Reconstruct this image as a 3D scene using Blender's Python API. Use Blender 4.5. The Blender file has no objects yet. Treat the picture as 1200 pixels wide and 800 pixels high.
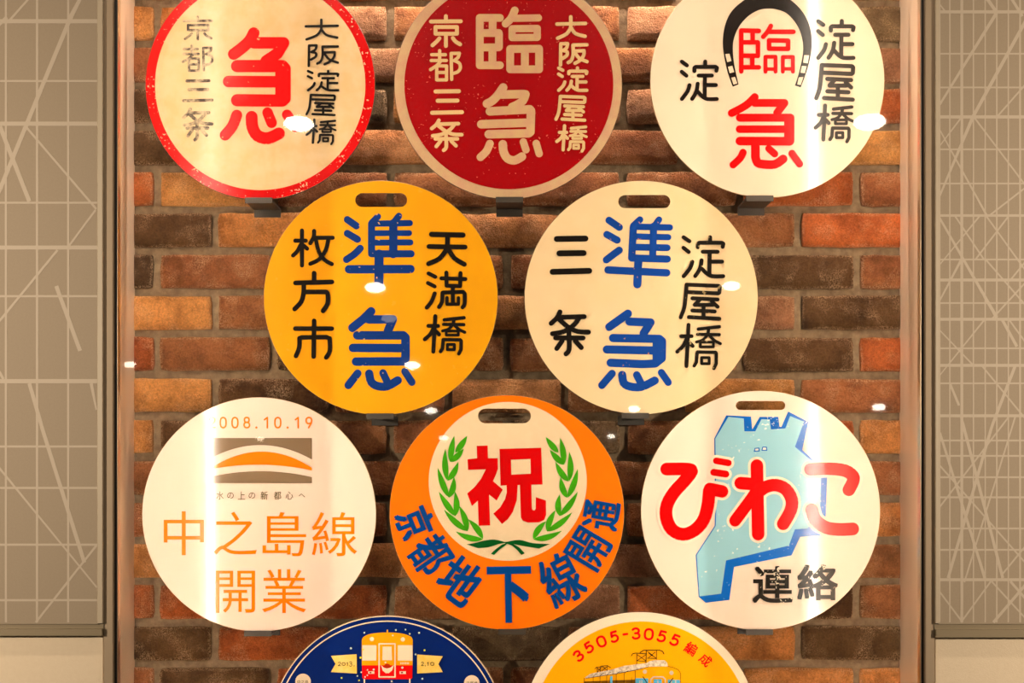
import bpy, math, random
from mathutils import Vector
from mathutils.geometry import tessellate_polygon, delaunay_2d_cdt

random.seed(7)
sc = bpy.context.scene
COL = sc.collection
PI = math.pi

# ------------------------------------------------------------------ measures
D = 2.5            # camera to the plane of the signs (y = 0)
S = 0.00161        # metres per photo pixel on that plane
CH = 1.40          # camera height
HY = 530           # photo row of the horizon
def at(px, py, y=0.0):
    s = S * (1 + y / D)
    return Vector(((px - 600) * s, y, CH + (HY - py) * s))
WALL = 0.089       # brick faces
GL = -0.425        # glass of the case

# ------------------------------------------------------------------ camera
cam_d = bpy.data.cameras.new('camera')
cam = bpy.data.objects.new('camera', cam_d); COL.objects.link(cam)
cam.location = (0, -D, CH); cam.rotation_euler = (PI / 2, 0, 0)
cam_d.sensor_width = 36; cam_d.lens = 36 * D / (1200 * S)
cam_d.shift_y = (HY - 400) / 1200
cam_d.clip_start = 0.05
sc.camera = cam

# ------------------------------------------------------------------ world, light, exposure
sc.view_settings.view_transform = 'Standard'
sc.view_settings.look = 'None'
sc.view_settings.exposure = 0.0
sc.view_settings.gamma = 1.0
sc.view_settings.use_curve_mapping = False
w = bpy.data.worlds.new('world'); sc.world = w; w.use_nodes = True
w.node_tree.nodes['Background'].inputs[0].default_value = (1.0, 0.86, 0.70, 1)
w.node_tree.nodes['Background'].inputs[1].default_value = 0.02

def area(name, loc, target, sx, sy, power, col, shape='RECTANGLE'):
    l = bpy.data.lights.new(name, 'AREA'); l.shape = shape
    l.size = sx; l.size_y = sy; l.energy = power; l.color = col
    o = bpy.data.objects.new(name, l); COL.objects.link(o)
    o.location = loc
    o.rotation_euler = (Vector(target) - Vector(loc)).to_track_quat('-Z', 'Y').to_euler()
    return o
WARM = (1.0, 0.84, 0.68)
# light bar in the head of the display case
area('case_top_light', (0, 0.025, at(0, -120).z), (0, 0.06, 0), 0.95, 0.025, 9.5, (1.0, 0.80, 0.68))
# ceiling spots in the corridor that wash the case and the panels beside it
for x in (-0.55, 0.55):
    area('ceiling_spot', (x, -1.45, 3.0), (x * 0.8, -.2, 1.4), 0.10, 0.10, 6.5, WARM, 'DISK')
area('corridor_light', (0, -1.5, 3.05), (0, -.4, 1.2), 2.8, 0.3, 1.5, (1.0, 0.84, 0.68))
for sg in (-1, 1):   # added, unseen fill spots that brighten the wall panels beside the case
    l = bpy.data.lights.new('panel_fill_spot', 'SPOT'); l.energy = 290; l.color = (1.0, 0.84, 0.66)
    l.spot_size = math.radians(52); l.spot_blend = 0.9; l.shadow_soft_size = 0.06
    o = bpy.data.objects.new('panel_fill_spot', l); COL.objects.link(o)
    o.location = (sg * 2.1, -2.7, 1.8)
    o.rotation_euler = (Vector((sg * 1.32, GL, 1.5)) - o.location).to_track_quat('-Z', 'Y').to_euler()
# downlights further along the corridor ceiling, seen only as reflections in the glass
CEIL = 1.42
for px, py, wd, L in ((350, 145, 34, 110), (1019, 143, 36, 110), (440, 337, 23, 70), (857, 335, 20, 70),
                      (456, 373, 18, 7), (483, 428, 17, 70), (743, 479, 13, 70), (505, 481, 14, 55), (520, 513, 11, 45),
                      (1030, 477, 15, 60), (716, 511, 9, 60), (305, 514, 9, 20), (152, 427, 13, 50)):
    slope = (HY - py) * S / D
    dist = min(CEIL / max(slope, 1e-3), 30.0)
    pos = Vector(((px - 600) * S / D * dist, GL - (dist - (D + GL)), CH + slope * dist))
    r = wd * S * dist / D
    A = PI * (r / 2) ** 2
    tgt = Vector((0, GL, CH + slope * dist * 0.35))
    area('downlight', pos, tgt, r, r * 0.5, 0.6 * L * PI * A * 0.5, (1.0, 0.90, 0.74), 'ELLIPSE')

# ------------------------------------------------------------------ materials
def srgb(r, g, b):
    f = lambda c: (c / 255 / 12.92) if c / 255 <= 0.04045 else ((c / 255 + 0.055) / 1.055) ** 2.4
    return (f(r), f(g), f(b), 1)
def new_mat(name):
    m = bpy.data.materials.new(name); m.use_nodes = True
    nt = m.node_tree
    return m, nt, nt.nodes['Principled BSDF']
def N(nt, t, **kw):
    n = nt.nodes.new(t)
    for k, v in kw.items():
        setattr(n, k, v)
    return n
def noise(nt, vec, scale, detail=4, rough=0.55):
    n = N(nt, 'ShaderNodeTexNoise'); n.inputs['Scale'].default_value = scale
    n.inputs['Detail'].default_value = detail; n.inputs['Roughness'].default_value = rough
    nt.links.new(vec, n.inputs['Vector']); return n
def ramp(nt, fac, stops):
    r = N(nt, 'ShaderNodeValToRGB')
    e = r.color_ramp.elements
    while len(e) < len(stops): e.new(0.5)
    for i, (p, c) in enumerate(stops):
        e[i].position = p; e[i].color = c if len(c) == 4 else (*c, 1)
    nt.links.new(fac, r.inputs[0]); return r
def mix(nt, fac, a, b, mode='MIX'):
    m = N(nt, 'ShaderNodeMix', data_type='RGBA', blend_type=mode)
    for i, v in ((0, fac), (6, a), (7, b)):
        if isinstance(v, (int, float)): m.inputs[i].default_value = v
        elif isinstance(v, tuple): m.inputs[i].default_value = v
        else: nt.links.new(v, m.inputs[i])
    return m.outputs[2]
W4, K4 = (1, 1, 1, 1), (0, 0, 0, 1)

def paint(name, col, rough=0.25, tone=0.05, chip=None, chip_at=0.72, chip_scale=260, blotch=None, blotch_amt=0.0,
          blotch_scale=40, spec=None):
    """enamel paint: faint tone drift, optional blotches and small chips"""
    m, nt, b = new_mat(name)
    tc = N(nt, 'ShaderNodeTexCoord').outputs['Object']
    n1 = noise(nt, tc, 9, 5)
    dark = tuple(c * (1 - tone * 2) for c in col[:3]) + (1,)
    out = mix(nt, ramp(nt, n1.outputs[0], [(0.3, K4), (0.7, W4)]).outputs[0], dark, col)
    if blotch:
        n2 = noise(nt, tc, blotch_scale, 6, 0.65)
        f = ramp(nt, n2.outputs[0], [(0.42, K4), (0.62, (blotch_amt,) * 3 + (1,))]).outputs[0]
        out = mix(nt, f, out, blotch)
    if chip:
        n3 = noise(nt, tc, chip_scale, 3, 0.6)
        n4 = noise(nt, tc, 22, 2)
        a = N(nt, 'ShaderNodeMath', operation='MULTIPLY_ADD')
        nt.links.new(n4.outputs[0], a.inputs[0]); a.inputs[1].default_value = 0.45
        nt.links.new(n3.outputs[0], a.inputs[2])
        f = ramp(nt, a.outputs[0], [(chip_at + 0.22, K4), (chip_at + 0.235, W4)]).outputs[0]
        out = mix(nt, f, out, chip)
    nt.links.new(out, b.inputs['Base Color'])
    nr = noise(nt, tc, 60, 3)
    mr = N(nt, 'ShaderNodeMapRange'); nt.links.new(nr.outputs[0], mr.inputs[0])
    mr.inputs[3].default_value = rough * 0.85; mr.inputs[4].default_value = rough * 1.15
    nt.links.new(mr.outputs[0], b.inputs['Roughness'])
    b.inputs['Specular IOR Level'].default_value = spec or (0.5 if rough < .18 else 0.2)
    return m

def plain(name, col, rough=0.5, metal=0.0, spec=0.5):
    m, nt, b = new_mat(name)
    b.inputs['Base Color'].default_value = col; b.inputs['Roughness'].default_value = rough
    b.inputs['Metallic'].default_value = metal; b.inputs['Specular IOR Level'].default_value = spec
    return m

# brick: the colour comes from each brick object, grain and relief from noise
def brick_material():
    m, nt, b = new_mat('fired_brick')
    oi = N(nt, 'ShaderNodeObjectInfo')
    tc = N(nt, 'ShaderNodeTexCoord').outputs['Object']
    cmb = N(nt, 'ShaderNodeVectorMath', operation='MULTIPLY_ADD')
    cx = N(nt, 'ShaderNodeCombineXYZ')
    for i in range(3): nt.links.new(oi.outputs['Random'], cx.inputs[i])
    nt.links.new(cx.outputs[0], cmb.inputs[0]); cmb.inputs[1].default_value = (37, 19, 53)
    nt.links.new(tc, cmb.inputs[2]); v = cmb.outputs[0]
    base = oi.outputs['Color']
    n1 = noise(nt, v, 14, 5, 0.6)
    out = mix(nt, ramp(nt, n1.outputs[0], [(0.32, (0.42, 0.38, 0.36, 1)), (0.62, (1.12, 1.1, 1.06, 1))]).outputs[0], K4, base)
    # multiply base by the tone drift
    out = mix(nt, 1.0, base, ramp(nt, n1.outputs[0], [(0.32, (0.45, 0.40, 0.36, 1)), (0.56, (1.0, 1.0, 1.0, 1))]).outputs[0], 'MULTIPLY')
    n2 = noise(nt, v, 260, 4, 0.75)
    grain = ramp(nt, n2.outputs[0], [(0.30, (0.45, 0.42, 0.40, 1)), (0.62, W4)]).outputs[0]
    out = mix(nt, 0.8, out, grain, 'MULTIPLY')
    # pale mortar dust that gathers in patches
    n3 = noise(nt, v, 20, 3, 0.55); n4 = noise(nt, v, 520, 2, 0.6)
    mm = N(nt, 'ShaderNodeMath', operation='MULTIPLY')
    # arrises of the brick are rubbed pale: distance to the brick's own edges in object space
    sep = N(nt, 'ShaderNodeSeparateXYZ'); nt.links.new(tc, sep.inputs[0])
    def edge_dist(sock, half):
        ab = N(nt, 'ShaderNodeMath', operation='ABSOLUTE'); nt.links.new(sock, ab.inputs[0])
        sb = N(nt, 'ShaderNodeMath', operation='SUBTRACT'); sb.inputs[0].default_value = half; nt.links.new(ab.outputs[0], sb.inputs[1])
        return sb.outputs[0]
    mn = N(nt, 'ShaderNodeMath', operation='MINIMUM')
    nt.links.new(edge_dist(sep.outputs[0], .1078), mn.inputs[0]); nt.links.new(edge_dist(sep.outputs[2], .0338), mn.inputs[1])
    eb = N(nt, 'ShaderNodeMapRange'); nt.links.new(mn.outputs[0], eb.inputs[0])
    eb.inputs[1].default_value = 0.001; eb.inputs[2].default_value = 0.008; eb.inputs[3].default_value = 0.30; eb.inputs[4].default_value = 0.0
    ad = N(nt, 'ShaderNodeMath', operation='ADD', use_clamp=True)
    nt.links.new(n3.outputs[0], ad.inputs[0]); nt.links.new(eb.outputs[0], ad.inputs[1])
    nt.links.new(ramp(nt, ad.outputs[0], [(0.50, K4), (0.72, W4)]).outputs[0], mm.inputs[0])
    nt.links.new(ramp(nt, n4.outputs[0], [(0.44, K4), (0.60, W4)]).outputs[0], mm.inputs[1])
    m2 = N(nt, 'ShaderNodeMath', operation='MULTIPLY'); nt.links.new(mm.outputs[0], m2.inputs[0]); m2.inputs[1].default_value = 0.8
    dust = mix(nt, 0.55, base, srgb(236, 196, 150))
    out = mix(nt, m2.outputs[0], out, dust)
    nt.links.new(out, b.inputs['Base Color'])
    b.inputs['Roughness'].default_value = 0.88
    b.inputs['Specular IOR Level'].default_value = 0.25
    # relief: coarse folds, fine grain, a few pits
    nb1 = noise(nt, v, 34, 6, 0.66); nb2 = noise(nt, v, 420, 3, 0.6)
    vo = N(nt, 'ShaderNodeTexVoronoi'); vo.inputs['Scale'].default_value = 70; nt.links.new(v, vo.inputs['Vector'])
    pit = ramp(nt, vo.outputs['Distance'], [(0.06, K4), (0.22, W4)])
    s1 = N(nt, 'ShaderNodeMath', operation='MULTIPLY_ADD'); nt.links.new(nb2.outputs[0], s1.inputs[0]); s1.inputs[1].default_value = 0.42
    nt.links.new(nb1.outputs[0], s1.inputs[2])
    s2 = N(nt, 'ShaderNodeMath', operation='MULTIPLY_ADD'); nt.links.new(pit.outputs[0], s2.inputs[0]); s2.inputs[1].default_value = 0.12
    nt.links.new(s1.outputs[0], s2.inputs[2])
    bp = N(nt, 'ShaderNodeBump'); bp.inputs['Strength'].default_value = 1.0; bp.inputs['Distance'].default_value = 0.02
    nt.links.new(s2.outputs[0], bp.inputs['Height']); nt.links.new(bp.outputs[0], b.inputs['Normal'])
    return m
BRICK = brick_material()

def grainy(name, c1, c2, scale, rough, bump, dist=0.003):
    m, nt, b = new_mat(name)
    tc = N(nt, 'ShaderNodeTexCoord').outputs['Object']
    n = noise(nt, tc, scale, 6, 0.65)
    nt.links.new(ramp(nt, n.outputs[0], [(0.3, c1), (0.7, c2)]).outputs[0], b.inputs['Base Color'])
    b.inputs['Roughness'].default_value = rough
    b.inputs['Specular IOR Level'].default_value = 0.3
    bp = N(nt, 'ShaderNodeBump'); bp.inputs['Strength'].default_value = bump; bp.inputs['Distance'].default_value = dist
    nb = noise(nt, tc, scale * 2.5, 4, 0.7)
    nt.links.new(nb.outputs[0], bp.inputs['Height']); nt.links.new(bp.outputs[0], b.inputs['Normal'])
    return m
MORTAR = grainy('mortar', srgb(112, 92, 70), srgb(150, 128, 98), 60, 0.95, 0.7, 0.004)
PLASTER = grainy('wall_plaster', srgb(226, 204, 172), srgb(230, 209, 178), 160, 0.8, 0.35, 0.0015)
PANEL = grainy('panel_laminate', srgb(152, 134, 110), srgb(158, 140, 115), 320, 0.6, 0.12, 0.0008)
PRINT = plain('panel_print', srgb(184, 166, 142), 0.6)
PANEL_EDGE = plain('panel_edge', srgb(180, 162, 134), 0.45)
RAIL = plain('rail_metal', srgb(128, 112, 84), 0.45, 0.3)

def brushed(name, col, rough, aniso_scale=(2, 2, 900), metal=1.0):
    m, nt, b = new_mat(name)
    tc = N(nt, 'ShaderNodeTexCoord').outputs['Object']
    mp = N(nt, 'ShaderNodeMapping'); mp.inputs['Scale'].default_value = aniso_scale
    nt.links.new(tc, mp.inputs[0])
    n = noise(nt, mp.outputs[0], 1.0, 4, 0.6)
    mr = N(nt, 'ShaderNodeMapRange'); nt.links.new(n.outputs[0], mr.inputs[0])
    mr.inputs[3].default_value = rough * 0.8; mr.inputs[4].default_value = rough * 1.2
    nt.links.new(mr.outputs[0], b.inputs['Roughness'])
    b.inputs['Base Color'].default_value = col; b.inputs['Metallic'].default_value = metal
    return m
STEEL = brushed('satin_steel', srgb(240, 218, 190), 0.40, metal=0.35)
FACE = brushed('frame_face_metal', srgb(160, 138, 110), 0.62, metal=0.15)
POLISH = plain('polished_trim', srgb(220, 196, 168), 0.3, 1.0)
GROOVE = plain('dark_gap_strip', srgb(40, 32, 24), 0.6)  # near-black colour stands for the shade in the gap
BLACKMETAL = plain('black_coated_steel', srgb(52, 44, 34), 0.5, 0.0)

BACK = plain('darkened_back', srgb(70, 58, 46), 0.7)  # unseen plate backs, made dark to cut light bounced onto the bricks
def glass_mat():
    m, nt, b = new_mat('case_glass'); nt.nodes.remove(b)
    out = nt.nodes['Material Output']
    tr = N(nt, 'ShaderNodeBsdfTransparent'); tr.inputs[0].default_value = (0.985, 0.99, 0.985, 1)
    gl = N(nt, 'ShaderNodeBsdfGlossy'); gl.inputs['Roughness'].default_value = 0.02
    gl.inputs[0].default_value = W4
    fr = N(nt, 'ShaderNodeFresnel'); fr.inputs[0].default_value = 1.5
    mx = N(nt, 'ShaderNodeMixShader')
    geo = N(nt, 'ShaderNodeNewGeometry')
    # only the outer face of each surface reflects (the air-to-glass side)
    mm = N(nt, 'ShaderNodeMath', operation='MULTIPLY')
    inv = N(nt, 'ShaderNodeMath', operation='SUBTRACT'); inv.inputs[0].default_value = 1.0
    nt.links.new(geo.outputs['Backfacing'], inv.inputs[1])
    nt.links.new(fr.outputs[0], mm.inputs[0]); nt.links.new(inv.outputs[0], mm.inputs[1])
    nt.links.new(mm.outputs[0], mx.inputs[0]); nt.links.new(tr.outputs[0], mx.inputs[1]); nt.links.new(gl.outputs[0], mx.inputs[2])
    nt.links.new(mx.outputs[0], out.inputs[0])
    return m
GLASS = glass_mat()
def emit(name, col, strength):
    m, nt, b = new_mat(name)
    b.inputs['Base Color'].default_value = K4
    b.inputs['Emission Color'].default_value = col; b.inputs['Emission Strength'].default_value = strength
    return m
LED_POWER = 128
LED = emit('led_glow', (1.0, 0.85, 0.70, 1), LED_POWER)

# ------------------------------------------------------------------ mesh helpers
def mesh_obj(name, verts, faces, mat, parent=None, smooth=False):
    me = bpy.data.meshes.new(name)
    me.from_pydata([tuple(v) for v in verts], [], faces)
    me.update()
    if mat: me.materials.append(mat)
    if smooth:
        for p in me.polygons: p.use_smooth = True
    o = bpy.data.objects.new(name, me); COL.objects.link(o)
    if parent: o.parent = parent
    return o
def box_data(x0, x1, y0, y1, z0, z1, ch=0.0):
    """box with chamfered long edges (chamfer ch)"""
    if ch <= 0:
        v = [(x, y, z) for x in (x0, x1) for y in (y0, y1) for z in (z0, z1)]
        f = [(0, 1, 3, 2), (4, 6, 7, 5), (0, 4, 5, 1), (2, 3, 7, 6), (0, 2, 6, 4), (1, 5, 7, 3)]
        return v, f
    p = [(x0 + ch, y0), (x1 - ch, y0), (x1, y0 + ch), (x1, y1 - ch), (x1 - ch, y1), (x0 + ch, y1), (x0, y1 - ch), (x0, y0 + ch)]
    v = [(a, b, z0) for a, b in p] + [(a, b, z1) for a, b in p]
    f = [(i, (i + 1) % 8, (i + 1) % 8 + 8, i + 8) for i in range(8)]
    f += [tuple(range(7, -1, -1)), tuple(range(8, 16))]
    return v, f
def prism_data(outline, z0, z1):
    """vertical prism over a plan outline [(x, y)...] (counter-clockwise)"""
    n = len(outline)
    v = [(x, y, z0) for x, y in outline] + [(x, y, z1) for x, y in outline]
    f = [(i, (i + 1) % n, (i + 1) % n + n, i + n) for i in range(n)] + [tuple(range(n - 1, -1, -1)), tuple(range(n, 2 * n))]
    return v, f
def empty(name, loc, label=None, cat=None, group=None, kind=None):
    o = bpy.data.objects.new(name, None); COL.objects.link(o); o.location = loc
    o.empty_display_size = 0.05
    return tag(o, label, cat, group, kind)
def tag(o, label=None, cat=None, group=None, kind=None):
    if label: o['label'] = label
    if cat: o['category'] = cat
    if group: o['group'] = group
    if kind: o['kind'] = kind
    return o

# ------------------------------------------------------------------ brick wall
MORTAR_Y = WALL + 0.013
x_l, x_r = at(20, 0, WALL).x, at(1180, 0, WALL).x
z_b, z_t = at(0, 930, WALL).z, at(0, -140, WALL).z
wall = mesh_obj('wall_back', *box_data(x_l, x_r, MORTAR_Y, MORTAR_Y + 0.08, z_b, z_t), MORTAR)
tag(wall, 'brick wall with grey mortar joints behind the round signs', 'wall', kind='structure')

def brick_mesh(seed):
    rnd = random.Random(seed)
    L, H, T = 0.2155, 0.0675, 0.016
    nx, nz = 8, 4
    V, F = [], []
    idx = {}
    for j in range(nz + 1):
        for i in range(nx + 1):
            x = -L / 2 + L * i / nx; z = -H / 2 + H * j / nz
            edge = i in (0, nx) or j in (0, nz)
            dx = rnd.uniform(-.0022, .0022); dz = rnd.uniform(-.0022, .0022)
            if i == 0: x += abs(dx)
            elif i == nx: x -= abs(dx)
            else: x += dx * 2
            if j == 0: z += abs(dz)
            elif j == nz: z -= abs(dz)
            else: z += dz * 2
            if (i in (0, nx)) and (j in (0, nz)):
                x *= 0.982; z *= 0.955
            y = rnd.uniform(-.0011, .0011) + (0.0028 if edge else 0)
            idx[i, j] = len(V); V.append((x, y, z))
    for j in range(nz):
        for i in range(nx):
            F.append((idx[i, j], idx[i + 1, j], idx[i + 1, j + 1], idx[i, j + 1]))
    ring = [idx[i, 0] for i in range(nx + 1)] + [idx[nx, j] for j in range(1, nz + 1)] + \
           [idx[i, nz] for i in range(nx - 1, -1, -1)] + [idx[0, j] for j in range(nz - 1, 0, -1)]
    b0 = len(V)
    for k in ring:
        V.append((V[k][0] * 1.004, T, V[k][2] * 1.01))
    n = len(ring)
    for k in range(n):
        F.append((ring[k], b0 + k, b0 + (k + 1) % n, ring[(k + 1) % n]))
    me = bpy.data.meshes.new('brick'); me.from_pydata(V, [], F); me.update()
    me.materials.append(BRICK)
    for p in me.polygons[:nx * nz]: p.use_smooth = True
    return me
brick_meshes = [brick_mesh(s) for s in range(14)]
TONE = {'O': (250, 176, 108), 'T': (238, 168, 116), 'R': (226, 126, 72), 'M': (186, 122, 82), 'P': (196, 146, 116),
        'B': (110, 80, 54), 'D': (94, 66, 44), 'G': (134, 110, 84)}
# one row per course, one letter per brick from the left (what the photo shows between the signs)
ROWS = {-1: 'MMMGMMMMM', 0: 'OOPMMPMGM', 1: 'MMPPMGPB', 2: 'BMGOPPMRR', 3: 'BMTMMPOT', 4: 'ROMMMMRMM', 5: 'BOMTMMRR',
        6: 'DMMMMMBMM', 7: 'OMBTMPBB', 8: 'RMBMMMBRR', 9: 'OBMTMOMM', 10: 'OBMMGMROO', 11: 'MMMDMMMM',
        12: 'MMMMMMOOO', 13: 'OMTMPMMM', 14: 'RRRMPRBMM', 15: 'BRMGMOBB', 16: 'MBRMMMOOO', 17: 'MMRMBMMM'}
# x letters by joint: even courses start at photo x 46, odd ones at 113
rnd = random.Random(3)
for k in range(-1, 18):
    letters = ROWS[k]
    yc = 6.5 + 48.5 * k + 20.2
    x0 = (46 if k % 2 == 0 else 114) + 68.5
    for i, ch in enumerate(letters):
        xc = x0 + 137 * i
        if xc - 66 > 1090: continue
        p = at(xc, yc, WALL)
        o = bpy.data.objects.new('brick', rnd.choice(brick_meshes)); COL.objects.link(o)
        o.parent = wall
        o.location = (p.x + rnd.uniform(-.001, .001), p.y + rnd.uniform(-.0015, .0015), p.z + rnd.uniform(-.001, .001))
        o.rotation_euler = (rnd.uniform(-.02, .02), rnd.uniform(-.006, .006), rnd.uniform(-.006, .006))
        if rnd.random() < .5: o.scale = (1, 1, 1)
        c = srgb(*TONE[ch]); j = rnd.uniform(.88, 1.12); g = rnd.uniform(.92, 1.06)
        o.color = (min(1, c[0] * j), min(1, c[1] * j * g * .93), min(1, c[2] * j * g * .74), 1)

# ------------------------------------------------------------------ display case: posts, jambs, glass, lights
zt, zb = at(0, -150, 0).z, at(0, 920, 0).z
case = empty('display_case', (0, 0, zb), 'large glazed display case with satin steel side posts around the brick niche', 'display case')
def part(name, vf, mat, parent, label=None, smooth=False):
    v, f = vf
    loc = parent.matrix_world.translation if False else parent.location
    v = [(a - loc.x, b - loc.y, c - loc.z) for a, b, c in v]
    o = mesh_obj(name, v, f, mat, parent, smooth)
    if label: o['label'] = label
    return o
def X(px, y): return at(px, 0, y).x
for sgn, lip, wallpx, g0, g1, f1 in ((-1, 138.2, 158, 137.0, 132.8, 121), (1, 1078.4, 1054, 1079.8, 1084, 1096)):
    xw = X(wallpx, WALL + .012); xf = X(lip, GL) + sgn * 0.055
    a, b = (xf, GL + 0.025), (xw, MORTAR_Y - 0.001)
    th = sgn * 0.012
    ol = [a, b, (b[0] + th, b[1]), (a[0] + th, a[1])]
    if sgn < 0: ol = ol[::-1]
    part('side_jamb', prism_data(ol, zb, zt), STEEL, case)
    # polished edge trim beside the glass, dark strip painted for the shaded gap, satin face
    def strip(name, pa, pb, y0, y1, mat, ch=0.0006):
        xa, xb = sorted((X(pa, y0), X(pb, y0)))
        part(name, box_data(xa, xb, y0, y1, zb, zt, ch), mat, case)
    strip('edge_trim', lip, g0, GL - 0.002, GL + 0.012, POLISH)
    strip('gap_strip', g0, g1, GL + 0.001, GL + 0.012, GROOVE, 0)
    strip('post_face', g1, f1, GL - 0.006, GL + 0.014, FACE, 0.0015)
xa, xb = X(138.4, GL), X(1078, GL)
part('glass_pane', box_data(xa, xb, GL, GL + 0.006, zb, zt), GLASS, case)
xa, xb = X(100, GL), X(1110, GL)
part('top_panel', box_data(xa, xb, GL + .02, MORTAR_Y - .001, zt, zt + 0.012), STEEL, case)
part('bottom_panel', box_data(xa, xb, GL + .02, MORTAR_Y - .001, zb - 0.012, zb), STEEL, case)

for sgn, side in ((-1, 'left'), (1, 'right')):
    x = sgn * 0.6595
    t = empty('led_strip', (x, GL + .02, zb + .02), f'vertical strip of warm lamps hidden behind the {side} post of the case', 'light strip')
    # channel angled so that the lamps look into the case
    part('channel', box_data(x - .009, x + .009, GL + .0150, GL + .0205, zb + .02, zt - .02, .001), plain('aluminium', srgb(200, 195, 185), .4, .8), t)
    V, F = [], []
    z = zb + .03
    dirx = -sgn
    while z < zt - .04:
        # chip: small raised block with the glowing face turned inward and back
        cx, cy = x, GL + .0235
        hx, hz = .0045, .0055
        tilt = math.radians(6) * dirx
        c, s = math.cos(tilt), math.sin(tilt)
        n0 = len(V)
        for (u, q, ww) in ((-hx, 0, -hz), (hx, 0, -hz), (hx, 0, hz), (-hx, 0, hz), (-hx, -.003, -hz), (hx, -.003, -hz), (hx, -.003, hz), (-hx, -.003, hz)):
            V.append((cx + u * c + q * s, cy - u * s + q * c + .002, z + ww))
        F += [(n0, n0 + 3, n0 + 2, n0 + 1), (n0 + 4, n0 + 5, n0 + 6, n0 + 7), (n0, n0 + 1, n0 + 5, n0 + 4), (n0 + 2, n0 + 3, n0 + 7, n0 + 6),
              (n0 + 1, n0 + 2, n0 + 6, n0 + 5), (n0, n0 + 4, n0 + 7, n0 + 3)]
        z += .0165
    o = part('lamp_chips', (V, F), LED, t); o['kind'] = 'stuff'

class Art:
    """flat paintwork in photo pixels; overlapping pieces are united into one clean outline"""
    def __init__(self, base=0):
        self.P, self.base, self.G = [], base, []; self.P0 = self.P
        self.split = None       # name of the parts, when each piece becomes one
        self.plain = False      # True when its pieces never overlap
    def begin(self):
        self.P = []; self.G.append(self.P)
    def tri(self, pts):
        n = len(pts)
        if abs(sum(pts[i][0] * pts[(i + 1) % n][1] - pts[(i + 1) % n][0] * pts[i][1] for i in range(n))) > 1e-4: self.P.append(pts)
    def poly(self, *loops):
        if self.split: self.begin()
        if len(loops) == 1: self.tri(list(loops[0])); return
        flat = [p for lp in loops for p in lp]
        for t in tessellate_polygon([[Vector((a, b, 0)) for a, b in lp] for lp in loops]):
            self.tri([flat[i] for i in t])
    def disc(self, cx, cy, rx, ry=None, n=None, holes=()):
        ry = ry or rx; n = n or (14 if rx < 12 else 96)
        lp = [(cx + rx * math.cos(2 * PI * i / n), cy + ry * math.sin(2 * PI * i / n)) for i in range(n)]
        self.poly(lp, *holes)
    def ring(self, cx, cy, r0, r1, n=128):
        q = lambda r, i: (cx + r * math.cos(2 * PI * i / n), cy + r * math.sin(2 * PI * i / n))
        for i in range(n): self.tri([q(r0, i), q(r0, i + 1), q(r1, i + 1), q(r1, i)])
    def united(self, P, union=True):
        """(vertices, triangles) of the union of all pieces, wound to face the viewer"""
        vs, fs, seen = [], [], {}
        for p in P:
            f = []
            for a, b in p:
                k = (round(a, 3), round(b, 3))
                if k not in seen: seen[k] = len(vs); vs.append(Vector(k))
                if seen[k] not in f: f.append(seen[k])
            if len(f) > 2:
                ar = sum(vs[f[i]].x * vs[f[(i + 1) % len(f)]].y - vs[f[(i + 1) % len(f)]].x * vs[f[i]].y for i in range(len(f)))
                fs.append(f if ar > 0 else f[::-1])
        if union:
            V, _, F, _, _, src = delaunay_2d_cdt(vs, [], fs, 1, 1e-4)
            # keep the triangles whose centre lies in a piece; the others are holes
            B = [(min(vs[i].x for i in f), max(vs[i].x for i in f), min(vs[i].y for i in f), max(vs[i].y for i in f), [(vs[i].x, vs[i].y) for i in f]) for f in fs]
            def inside(f):
                x = sum(V[i].x for i in f) / len(f); y = sum(V[i].y for i in f) / len(f)
                for x0, x1, y0, y1, q in B:
                    if x0 <= x <= x1 and y0 <= y <= y1:
                        c = False; j = len(q) - 1
                        for i in range(len(q)):
                            if (q[i][1] > y) != (q[j][1] > y) and x < (q[j][0] - q[i][0]) * (y - q[i][1]) / (q[j][1] - q[i][1]) + q[i][0]: c = not c
                            j = i
                        if c: return True
                return False
            F = [f for f in F if inside(f)]
        else: V, F = vs, fs
        out = []
        for f in F:
            a, b, c = (V[i] for i in f[:3])
            cr = (b.x - a.x) * (c.y - a.y) - (b.y - a.y) * (c.x - a.x)
            out.append(tuple(f) if cr < 0 else tuple(f[::-1]))   # photo rows grow downward
        return [(v.x, v.y, self.base) for v in V], out
    def stroke(self, pts, w, smooth=False, cap=True):
        if smooth and len(pts) > 2:
            P = [pts[0]] + list(pts) + [pts[-1]]; out = []
            for i in range(1, len(P) - 2):
                for k in range(6):
                    t = k / 6
                    q = []
                    for d in (0, 1):
                        p0, p1, p2, p3 = P[i - 1][d], P[i][d], P[i + 1][d], P[i + 2][d]
                        q.append(.5 * (2 * p1 + (p2 - p0) * t + (2 * p0 - 5 * p1 + 4 * p2 - p3) * t * t + (3 * p1 - p0 - 3 * p2 + p3) * t ** 3))
                    out.append(tuple(q))
            out.append(pts[-1]); pts = out
        m = len(pts); sp = self.split
        if sp: self.begin(); self.split = None
        for i in range(m - 1):
            (x0, y0), (x1, y1) = pts[i], pts[i + 1]
            L = math.hypot(x1 - x0, y1 - y0)
            if L < 1e-6: continue
            nx, ny = -(y1 - y0) / L * w / 2, (x1 - x0) / L * w / 2
            self.poly([(x0 + nx, y0 + ny), (x1 + nx, y1 + ny), (x1 - nx, y1 - ny), (x0 - nx, y0 - ny)])
        for i in (range(0, m) if not smooth else sorted(set([0, m - 1] + list(range(0, m, 2))))):
            if not cap and i in (0, m - 1): continue
            self.disc(pts[i][0], pts[i][1], w / 2, n=20 if w > 8 else 12)
        self.split = sp

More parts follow.
